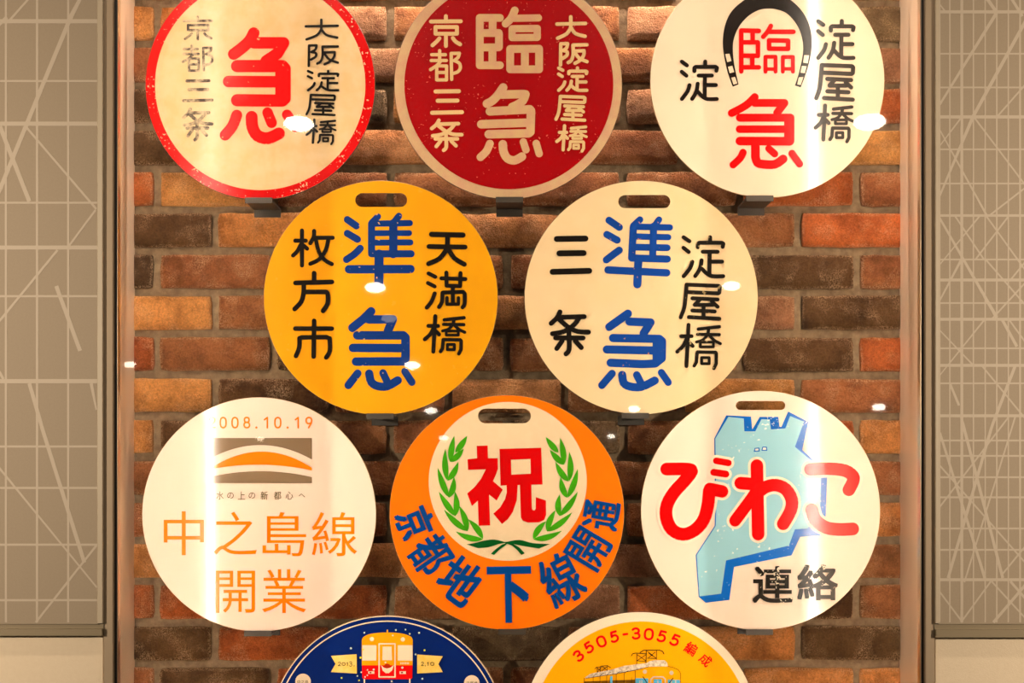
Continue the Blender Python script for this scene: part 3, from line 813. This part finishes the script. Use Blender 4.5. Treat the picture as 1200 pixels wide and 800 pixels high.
glyph(a, HASHI, box=(953, 121.5, 1001, 168.5), wpx=4.6, w=52); s.put('lettering', a, black_gloss, 'black character')
# 4 -------- yellow disc
sl = (446.7, 234.3, 61, 16.3)
s = Sign(446.2, 348.8, 137.3, 'mustard yellow round sign with blue and black characters, second row left', 
         paint('mustard_yellow', srgb(226, 156, 14), 0.26, .05, chip=srgb(236, 196, 100), chip_at=.76), sl, steel_edge, G1)
a = s.art(); glyph(a, JUN4, 395, 240, 7.62, w=64); glyph(a, Q4, 395, 350, 6.96, w=70); s.put('lettering', a, blue_y, 'large blue character')
a = s.art(); glyph(a, MAI, 335, 260, 9.41, w=46); glyph(a, HO, 335, 340, 8.89, w=50); glyph(a, ICHI, 335, 340, 8.89, w=48); s.put('lettering', a, black, 'black character')
a = s.art(); glyph(a, TEN, 490, 260, 9.41, w=54); glyph(a, MAN, 490, 310, 6.95, w=33); glyph(a, HASHI, box=(495.4, 368, 547, 416.8), wpx=4.7, w=52)
s.put('lettering', a, black, 'black character')
# 5 -------- cream disc
sl = (755, 236.2, 61, 15.5)
s = Sign(751.4, 348.5, 137.0, 'cream round sign with blue and black characters, second row right', 
         paint('ivory_enamel', srgb(230, 204, 160), 0.24, .04, blotch=srgb(220, 188, 136), blotch_amt=.35, blotch_scale=14), sl, dark_edge, G1)
a = s.art(); glyph(a, JUN5, 700, 245, 8, w=68); glyph(a, Q5, 695, 355, 7.27, w=70); s.put('lettering', a, blue_w, 'large blue character')
a = s.art(); glyph(a, SAN, box=(644, 276, 694, 322), wpx=7, w=40); glyph(a, JO, box=(643, 362.5, 692.5, 417.5), wpx=5.8, w=40); s.put('lettering', a, black, 'black character')
a = s.art(); glyph(a, YODO, box=(798.5, 275.5, 850, 326), wpx=4.8, w=54); glyph(a, YA, 790, 270, 7.27, w=34); glyph(a, HASHI, 785, 370, 11.43, w=52)
s.put('lettering', a, black_rub, 'black character')
# 6 -------- white disc with orange text
s = Sign(303.6, 602.5, 137.3, 'glossy white round sign with orange lettering and an arched bridge emblem, third row left', 
         paint('gloss_white', srgb(240, 219, 200), 0.105, .02), None, steel_edge, G1)
orange = paint('orange_print', srgb(250, 128, 10), 0.10, .03)
grey = paint('grey_print', srgb(124, 104, 80), 0.10, .02)
a = s.art()
for ch, x in zip('2008.10.19', (248.7, 261.6, 275.4, 289.3, 300.5, 311.7, 325.6, 337.1, 347.9, 362)):
    if ch == '.': a.begin(); a.disc(x, 500.8, 1.3)
    else: digit(a, ch, x, 495, 5.2 if ch == '1' else 8.4, 13.9, 0, 1.9)
for ch, x0, y0, x1, y1 in (('中', 192, 598.8, 239, 650.3), ('之', 250.5, 599.3, 301, 650), ('島', 307.7, 599.8, 358.8, 651.5), ('線', 365.5, 599.8, 418.5, 651.5),
                           ('開', 253, 668.5, 299, 717.8), ('業', 307.2, 666.7, 358.8, 718)):
    letter(a, ch, (x0 + x1) / 2, (y0 + y1) / 2, x1 - x0, y1 - y0)
s.put('lettering', a, orange, 'orange printed character')
def arc(pa, pk, pb, n=24):
    # parabola-like arch through three points (in the crop frame)
    out = []
    for i in range(n + 1):
        x = pa[0] + (pb[0] - pa[0]) * i / n
        l = ((x - pk[0]) * (x - pb[0])) / ((pa[0] - pk[0]) * (pa[0] - pb[0])) * pa[1]
        m_ = ((x - pa[0]) * (x - pb[0])) / ((pk[0] - pa[0]) * (pk[0] - pb[0])) * pk[1]
        r_ = ((x - pa[0]) * (x - pk[0])) / ((pb[0] - pa[0]) * (pb[0] - pk[0])) * pb[1]
        out.append((x, l + m_ + r_))
    return out
c6 = lambda p: cr(230, 480, 6.953, p)
a = s.art(); a.split = 'emblem_ground'; a.poly(c6([(105, 230)] + arc((105, 402), (530, 287), (943, 405)) + [(943, 230)]))
a.poly(c6(arc((105, 548), (530, 500), (943, 548)) + [(943, 597), (105, 597)])); s.put('emblem_ground', a, grey, 'grey ground of the bridge emblem')
a = s.art(); a.poly(c6(arc((115, 478), (520, 340), (943, 472)) + arc((115, 484), (520, 447), (943, 494))[::-1])); s.put('emblem_arch', a, orange, 'orange arch of the emblem')
a = s.art(); a.plain = True
for ch, x in zip('水の上の新都心へ', (258, 270.3, 283.2, 295.4, 309.8, 325.4, 339.3, 354)):
    letter(a, ch, x, 580.4, 8.6 if ch not in 'のへ' else 7.6, 9.6 if ch not in 'のへ' else (7.2 if ch == 'の' else 4.2))
s.put('lettering', a, paint('olive_print', srgb(84, 76, 40), 0.20), 'tiny dark character')
# 7 -------- orange disc
sl = (591.2, 487.2, 62, 17.2)
s = Sign(594, 600.2, 137.5, 'orange round sign with green laurel wreath around a red character', paint('orange_enamel', srgb(246, 116, 6), 0.24, .03, chip=srgb(200, 90, 20), chip_at=.78), sl, steel_edge, G1)
a = s.art(); a.plain = True; a.disc(595, 563.8, 92.6, 93, holes=[slot_loop(*sl)]); s.put('painted_field', a, paint('pale_field', srgb(230, 206, 168), 0.27, .04, chip=srgb(150, 140, 100), chip_at=.80), 'cream field')
a = s.art()
c7 = lambda p: cr(540, 515, 7.62, p)
a.poly(c7([(142, 55), (240, 52), (243, 165), (330, 165), (332, 260), (315, 310), (288, 370), (375, 445), (320, 543), (253, 490), (262, 765), (160, 768), (152, 545), (100, 592), (57, 480),
           (120, 425), (180, 350), (222, 265), (65, 270), (60, 175), (145, 165)]))
a.poly(c7([(345, 82), (718, 72), (730, 400), (630, 402), (635, 615), (643, 630), (660, 630), (668, 615), (670, 512), (760, 542), (762, 670), (745, 715), (700, 738), (600, 740), (555, 725), (537, 695),
           (527, 405), (508, 405), (500, 540), (465, 645), (420, 710), (368, 753), (290, 660), (350, 605), (395, 530), (410, 470), (408, 408), (355, 410)]),
       c7([(448, 180), (622, 172), (625, 303), (452, 312)]))
s.put('lettering', a, paint('red_centre', srgb(200, 2, 4), 0.24, chip=srgb(220, 90, 70), chip_at=.76), 'large red character')
def leaf(art, tip, base, w, bend):
    (x0, y0), (x1, y1) = base, tip; dx, dy = x1 - x0, y1 - y0; L = math.hypot(dx, dy); nx, ny = -dy / L, dx / L
    A, B = [], []
    for i in range(13):
        t = i / 12; ww = w / 2 * math.sin(PI * t ** 0.8) ** 0.9; c = bend * 4 * t * (1 - t)
        A.append((x0 + dx * t + nx * (c + ww), y0 + dy * t + ny * (c + ww))); B.append((x0 + dx * t + nx * (c - ww), y0 + dy * t + ny * (c - ww)))
    art.poly(A + B[::-1][1:-1])
a = s.art(); a.split = 'leaf'
for tip, b_, bd in (((238, 52), (168, 150), 3), ((162, 52), (138, 205), -4), ((218, 128), (140, 205), 4), ((110, 128), (120, 312), -7), ((185, 205), (122, 315), 9), ((65, 240), (130, 412), -6),
                ((160, 292), (130, 415), 10), ((72, 380), (170, 522), -5), ((165, 378), (168, 522), 9), ((102, 485), (240, 610), -9), ((190, 462), (240, 612), 8), ((170, 612), (330, 658), -14), ((242, 540), (330, 655), 8)):
    leaf(a, (500 + tip[0] / 5, 500 + tip[1] / 5), (500 + b_[0] / 5, 500 + b_[1] / 5), 7.2, bd / 5)
for tip, b_, bd in (((98, 60), (172, 150), -3), ((182, 65), (205, 220), 5), ((122, 135), (205, 222), -4), ((235, 145), (235, 318), 8), ((155, 205), (232, 320), -8), ((285, 245), (225, 415), 8),
                ((185, 295), (222, 415), -8), ((285, 380), (178, 522), 8), ((180, 395), (178, 520), -9), ((252, 500), (105, 612), 9), ((155, 488), (105, 612), -8), ((192, 608), (25, 657), 13), ((100, 552), (25, 655), -8)):
    leaf(a, (620 + tip[0] / 5, 500 + tip[1] / 5), (620 + b_[0] / 5, 500 + b_[1] / 5), 7.2, bd / 5)
s.put('laurel_wreath', a, paint('leaf_green', srgb(58, 152, 14), 0.24))
a = s.art()
a.poly(dense([(546.7, 637.5), (556, 636), (568, 633), (580, 632), (594, 635.5)]) + dense([(585, 637), (572, 641), (560, 642)]))
a.poly(dense([(592, 635), (608.4, 632.3), (624, 636), (644.3, 637.2)]) + dense([(631.7, 642.4), (616, 640), (598.8, 636.6)]))
a.poly([(596, 635), (588, 638), (581, 643), (575.3, 648.5), (579, 650), (585, 644), (592, 639)])
a.poly([(589, 635), (600, 639), (606, 644), (611, 650), (615, 648), (609, 641.5), (600, 636), (594, 634.5)])
s.put('ribbon', a, paint('ribbon_green', srgb(6, 82, 30), 0.24), 'dark green ribbon')
a = s.art()
for ch, x, y, w_, h_, r_ in (('京', 486.5, 612, 33, 45, 68), ('都', 504.8, 649.4, 39, 50, 55), ('地', 539, 680, 45, 53, 36), ('下', 596.8, 696.3, 52, 66, -1), ('線', 657.6, 678.5, 45, 60, -28),
                         ('開', 689.6, 642.7, 38, 48, -59), ('通', 704.8, 602.8, 34, 43, -80)):
    letter(a, ch, x, y, w_, h_, r_, {'下': 1.7, '京': 1.15, '地': 1.2, '都': .95}.get(ch, .85))
s.put('lettering', a, paint('blue_print', srgb(2, 62, 132), 0.24), 'bold blue character')
# 8 -------- white disc with lake map
sl = (891.2, 475, 58, 10.5)
s = Sign(891.3, 597.8, 140.4, 'glossy white round sign with pale blue lake map under red lettering', paint('gloss_white_map', srgb(240, 220, 199), 0.13, .02), sl, steel_edge, G1)
a = s.art()
a.poly([(851, 486.5), (880, 488), (881.5, 503), (890.2, 488.3), (912, 488.3), (913.5, 500), (915.7, 500), (923.5, 482), (947.2, 494), (940.1, 527), (951.7, 537.5), (969.2, 552), (969.2, 560), (967.5, 604),
        (961.5, 627.2), (937.7, 628.8), (927.5, 650.5), (860.2, 664), (854.6, 702.7), (827, 706), (818.7, 699), (815.2, 650), (837.4, 615.8), (838, 598), (837, 513.5)])
s.put('map_shadow', a, paint('map_blue', srgb(14, 98, 190), 0.17, chip=srgb(240, 236, 226), chip_at=.70), 'strong blue edge of the lake map')
a = s.art()
a.poly([(853.5, 488.3), (871.5, 490.2), (872.2, 505.2), (885, 505.2), (892.2, 491), (901.8, 491.3), (903.3, 503), (920.2, 501.8), (925.8, 487.3), (942, 494), (931.5, 523.3), (951, 539.8), (963, 551), (962, 560),
        (961, 602), (946, 619), (931.4, 620), (924.3, 639), (850.7, 656.5), (845, 695.3), (819.6, 698.5), (816.4, 650), (838.6, 616), (839.2, 599.5), (838.2, 513.6)])
s.put('lake_map', a, paint('lake_blue', srgb(150, 204, 218), 0.17, chip=srgb(246, 240, 226), chip_at=.69, chip_scale=140), 'pale blue lake map')
BI = [['s', 100, (108, 163), (180, 162), (262, 163), (302, 180), (240, 262), (165, 345), (112, 440), (105, 540), (150, 635), (235, 672), (325, 640), (395, 560), (428, 450), (440, 335)], [98, (445, 318), (540, 337)],
      [52, (495, 98), (590, 115)], [54, (475, 188), (570, 202)]]
WA = [[98, (245, 135), (255, 670)], [98, (118, 272), (245, 282)], ['s', 92, (245, 330), (190, 410), (75, 565)], ['s', 98, (265, 335), (320, 300), (395, 288), (470, 320), (516, 400), (508, 485), (450, 590)]]
KO = [['s', 98, (130, 165), (280, 160), (400, 175), (462, 218), (462, 262), (430, 325)], ['s', 100, (140, 480), (170, 560), (250, 618), (350, 634), (460, 630)]]
a = s.art()
for sp, ox, k in ((BI, 765, 6.67), (WA, 850, 6.66), (KO, 930, 6.67)):
    glyph(a, [[x if isinstance(x, (tuple, str)) else x + 40 for x in st] for st in sp], ox, 525, k)
a.disc(886.5, 526.4, 2.2, 1.6); a.disc(895.4, 525.6, 2.4, 1.7)
s.put('lettering_outline', a, paint('outline_cream', srgb(246, 232, 206), 0.17), 'cream outline around the red lettering')
a = s.art()
for sp, ox, k in ((BI, 765, 6.67), (WA, 850, 6.66), (KO, 930, 6.67)): glyph(a, sp, ox, 525, k)
s.put('lettering', a, paint('red_script', srgb(220, 2, 2), 0.16), 'large rounded red character')
a = s.art()
a.stroke([(883.6, 528.6), (884.6, 525.2), (889.2, 524.8), (889.6, 528.2), (883.6, 528.6)], 1.1); a.stroke([(892.6, 527.4), (893.6, 523.8), (898, 523.8), (898.4, 527.4), (892.6, 527.4)], 1.1)
s.put('map_island', a, bpy.data.materials['map_blue'], 'two tiny blue outlines')
a = s.art(); letter(a, '連', 905.2, 684.6, 47.5, 43.6, 0, .8); letter(a, '絡', 957.9, 682, 48, 42, 0, .9)
s.put('lettering', a, paint('black_chipped', srgb(28, 24, 18), 0.20, chip=srgb(238, 226, 200), chip_at=.665, chip_scale=150), 'bold black character with flaked spots')
# 9 -------- navy disc with train front
s = Sign(454, 859.5, 138.5, 'navy round sign with a yellow and red train front between ribbons, bottom left', paint('navy_print', srgb(8, 34, 104), 0.20, .08), None, plain('pale_edge', srgb(200, 170, 130), .4), G1)
creamp = paint('cream_print', srgb(240, 220, 190), 0.22); amber = paint('amber_print', srgb(246, 164, 10), 0.22); redp = paint('red_print', srgb(226, 12, 14), 0.22)
a = s.art(); a.plain = True; a.ring(454, 859.5, 131.3, 132.7); a.ring(454, 859.5, 137.2, 138); s.put('ring_print', a, creamp, 'two thin cream rings')
c9 = lambda p: cr(380, 725, 8, p)
a = s.art(); a.poly(c9([(352, 440), (352, 200)] + dense([(354, 190), (372, 165), (430, 140), (520, 128), (590, 126), (665, 128), (750, 140), (812, 165), (828, 190)]) + [(830, 200), (828, 440)]))
a.poly(c9([(585, 130), (585, 100), (599, 100), (599, 130)])); s.put('train_print', a, amber, 'amber upper half of the printed train')
a = s.art(); a.poly(c9([(354, 433), (828, 433), (826, 550), (815, 563), (368, 563), (357, 550)])); s.put('train_print', a, redp, 'red lower half of the printed train')
a = s.art(); a.split = 'train_detail'
a.disc(380 + 447 / 8, 725 + 187 / 8, 2.5); a.disc(380 + 737 / 8, 725 + 190 / 8, 2.5)
for q in ([(358, 245), (484, 245), (490, 252), (488, 388), (358, 388)], [(690, 245), (828, 245), (828, 390), (690, 388)], [(548, 258), (632, 258), (636, 385), (545, 385)],
          [(532, 430), (560, 455), (590, 462), (620, 455), (654, 430), (636, 482), (605, 506), (578, 506), (548, 482)], [(413, 489), (470, 489), (470, 512), (413, 512)], [(707, 489), (765, 489), (765, 514), (707, 514)]):
    a.poly(c9(q))
a.stroke(c9([(515, 232), (664, 232), (664, 542), (515, 542), (515, 232)]), 1.6)
a.stroke(c9([(377, 563), (377, 760)]), 1.5); a.stroke(c9([(802, 563), (802, 760)]), 1.5)
for x in range(718, 792, 12): a.stroke(c9([(x, 407), (x, 420)]), .9)
a.disc(355.3, 798, 9.1, n=40); a.disc(552.9, 799.8, 9.1, n=40)
s.put('train_details', a, creamp, 'cream printed detail')
a = s.art(); a.split = 'train_mark'; a.poly(c9([(562, 440), (568, 424), (590, 416), (614, 424), (620, 440), (606, 452), (574, 452)])); 
for x0 in (425, 720): a.poly(c9([(x0, 494), (x0 + 18, 494), (x0 + 18, 507), (x0, 507)]))
s.put('train_mark', a, paint('brick_red_print', srgb(176, 44, 16), 0.22), 'rust-red mark on the train')
a = s.art()
for x, y, r in ((377, 127, 1.0), (672, 102, 1.1), (762, 98, .9), (802, 138, 1), (890, 128, 1.1), (251, 273, 1.2), (857, 330, 1.1), (348, 497, .9), (312, 532, .9), (920, 558, 1.1), (633, 582, 1.1), (643, 152, 1), (465, 472, 1.2), (733, 454, 1.3), (406, 475, .8), (405, 525, .8), (384, 541, .9), (575, 405, 1.0)):
    a.disc(380 + x / 8, 725 + y / 8, r, n=10)
s.put('confetti_print', a, paint('mint_print', srgb(214, 226, 206), 0.22), 'pale confetti dots', True)
a = s.art()
for x, y, r in ((342, 360, 1.3), (941, 291, 1.1), (367, 284, 1), (164, 550, 1), (328, 573, 1)): a.disc(380 + x / 8, 725 + y / 8, r, n=10)
s.put('confetti_print', a, paint('lemon_print', srgb(226, 220, 40), 0.22), 'yellow confetti dots', True)
a = s.art(); a.split = 'ribbon_print'; a.poly(c9([(65, 343), (305, 328), (307, 508), (65, 495), (108, 418)])); a.poly(c9([(872, 330), (1112, 347), (1070, 420), (1112, 495), (872, 508)]))
s.put('ribbon_print', a, paint('gold_print', srgb(238, 196, 86), 0.22, blotch=srgb(240, 214, 140), blotch_amt=.6, blotch_scale=40), 'gold swallow-tailed ribbon')
a = s.art()
for ch, x, w_, h_ in (('2', 145, 28, 40), ('0', 184, 34, 32), ('1', 217, 12, 36), ('3', 250, 28, 48)): digit(a, ch, 380 + x / 8, 725 + 419 / 8, w_ / 8, h_ / 8, 0, .75)
a.begin(); a.disc(380 + 282 / 8, 725 + 436 / 8, .6); a.begin(); a.disc(380 + 948 / 8, 725 + 436 / 8, .6)
for ch, x, w_, h_ in (('2', 922, 26, 40), ('1', 972, 12, 36), ('0', 1014, 36, 34)): digit(a, ch, 380 + x / 8, 725 + 418 / 8, w_ / 8, h_ / 8, 0, .75)
for i, ch in enumerate('中之島'): letter(a, ch, 350.6 + 4.6 * i, 798.3, 3.9, 4.2)
for i, ch in enumerate('淀屋橋'): letter(a, ch, 548.4 + 4.6 * i, 799.8, 3.9, 4.2)
s.put('lettering', a, paint('ink_print', srgb(58, 50, 26), 0.22), 'tiny dark figure')
# 10 ------- amber disc with train drawing
s = Sign(750, 855.3, 138.8, 'round sign with white rim, red figures and a train drawing on amber, bottom right', paint('rim_white', srgb(242, 222, 194), 0.22, .02), None, dark_edge, G1)
a = s.art(); a.plain = True; a.disc(751.5, 855.6, 127.8, n=128); s.put('painted_field', a, paint('amber_field', srgb(250, 172, 6), 0.23, .02), 'amber field')
a = s.art()
for ch, x, y, w_, h_ in (('3', 678, 768, 9.5, 13.8), ('5', 690, 758.3, 9.5, 13.8), ('0', 704.7, 751.3, 10.5, 14.4), ('5', 719.7, 745.8, 9.5, 14), ('-', 732.8, 742.8, 6, 2.4), ('3', 745.3, 742, 9.5, 14.4),
                     ('0', 760.3, 742.8, 10.5, 14.6), ('5', 775.5, 745.3, 9.8, 14.4), ('5', 790.8, 749.7, 9.8, 14.4), ('編', 809.7, 759.7, 14, 14.5, ), ('成', 826.7, 773, 13.5, 13.5)):
    rot = math.degrees(math.atan2(x - 750, 855 - y))
    if ch in DIGIT: digit(a, ch, x, y, w_ + 1, h_, rot, 2.7)
    else: letter(a, ch, x, y, w_, h_, rot, .25)
s.put('lettering', a, redp, 'red figure')
c10 = lambda p: cr(660, 720, 6, p)
a = s.art(); a.poly(c10([(146, 468), (505, 455), (505, 640), (150, 640)])); s.put('train_print', a, paint('brown_print', srgb(110, 72, 10), 0.22), 'brown band of the drawn carriage')
a = s.art(); a.poly(c10([(150, 442), (185, 418), (215, 408), (340, 385), (430, 358), (585, 340), (610, 325), (650, 318), (712, 320), (728, 334), (737, 362), (600, 364), (505, 388), (380, 412), (160, 445)]))
s.put('train_print', a, paint('roof_print', srgb(238, 222, 196), 0.22, blotch=srgb(120, 96, 70), blotch_amt=.6, blotch_scale=160), 'white roof of the drawn carriage')
a = s.art(); a.split = 'train_window'
for q in ([(508, 445), (597, 447), (597, 640), (508, 640)], [(636, 452), (692, 452), (692, 640), (636, 640)], [(735, 455), (820, 458), (820, 640), (735, 640)], [(330, 432), (346, 430), (346, 520), (328, 520)]): a.poly(c10(q))
s.put('train_print', a, paint('window_blue', srgb(84, 170, 210), 0.22), 'blue window of the drawn train')
a = s.art()
for x in (538, 552, 664, 760, 790): a.stroke(c10([(x, 462), (x, 640)]), 1.0)
a.disc(660 + 573 / 6, 720 + 399 / 6, 2.4); a.disc(660 + 760 / 6, 720 + 407 / 6, 2.4)
a.stroke(c10([(612, 640), (614, 455), (632, 436), (700, 436), (716, 452), (716, 640)]), 1.4)
s.put('train_print', a, paint('silver_print', srgb(208, 190, 170), 0.22), 'pale lamps and door frame of the drawn train')
a = s.art()
def ln(pts, w_=.7, sm=False): a.stroke(c10(pts), w_, sm)
ln([(478, 288), (488, 272), (510, 268), (585, 274)], .9); ln([(540, 264), (565, 248), (675, 247), (698, 256), (707, 274)], 1.0); ln([(518, 272), (516, 345)]); ln([(583, 252), (581, 336)], .9); ln([(655, 250), (655, 312)])
ln([(518, 322), (581, 328)]); ln([(518, 278), (580, 322)]); ln([(580, 280), (518, 322)]); ln([(590, 254), (655, 306)]); ln([(590, 304), (655, 306)]); ln([(600, 268), (630, 290)]); ln([(645, 262), (600, 300)])
ln([(222, 378), (236, 366), (270, 366)]); ln([(262, 360), (310, 356), (332, 370)], .8); ln([(238, 370), (240, 405)]); ln([(262, 366), (262, 398)]); ln([(310, 358), (308, 392)]); ln([(240, 375), (262, 395)]); ln([(262, 375), (240, 400)]); ln([(275, 362), (308, 388)]); ln([(305, 365), (272, 392)])
ln([(560, 433), (588, 478)], .9); ln([(772, 443), (742, 482)], .9)
ln([(148, 444), (148, 560)], .6); ln([(505, 390), (505, 560)], .6); ln([(735, 362), (770, 368), (808, 385), (824, 408), (826, 560)], .5)
ln([(160, 445), (380, 412), (505, 388), (600, 364)], .5)
for x in (210, 258, 305, 372, 428): ln([(x, 432 - (x - 210) * .09), (x, 475)], .5); ln([(x, 432 - (x - 210) * .09), (x + 14, 418 - (x - 210) * .09), (x + 30, 412 - (x - 210) * .09)], .5)
ln([(480, 440), (480, 475)], .5)
s.put('train_print', a, black, 'black line work and pantographs of the drawn train')

# ------------------------------------------------------------------ brackets under the signs
def bracket(cx, bot, where, wd=32, lip=4.0):
    """channel-shaped steel bracket: front lip, arm back to the wall, foot turned down on the brick"""
    W2 = wd * S / 2; x = at(cx, 0).x; z = at(0, bot).z
    t = empty('wall_bracket', (x, WALL, z - .012), f'black steel bracket carrying the {where}', 'bracket', 'black brackets under the signs')
    f = lambda y0, y1, z0, z1: box_data(x - W2, x + W2, y0, y1, z0, z1)
    part('arm', box_data(x - W2, x + W2, -.006, WALL - .003, z - .0045, z - .0012, .0008), BLACKMETAL, t)
    part('lip', box_data(x - W2, x + W2, -.0085, -.006, z - .0012 - lip * S, z + .0030, .0005), BLACKMETAL, t)
    part('foot', box_data(x - W2, x + W2, WALL - .008, WALL - .0030, z - .018, z - .0012, .0008), BLACKMETAL, t)
for cx, bot, wh in ((304, 234.2, 'red-bordered cream sign'), (597, 233.4, 'crimson sign'), (889.5, 231.8, 'horseshoe sign'), (446, 486.2, 'mustard yellow sign'), (744, 485.6, 'cream sign with blue characters'),
                    (303, 740, 'white sign with the bridge emblem'), (600, 738, 'orange wreath sign'), (889, 738.4, 'lake map sign')):
    bracket(cx, bot, wh)
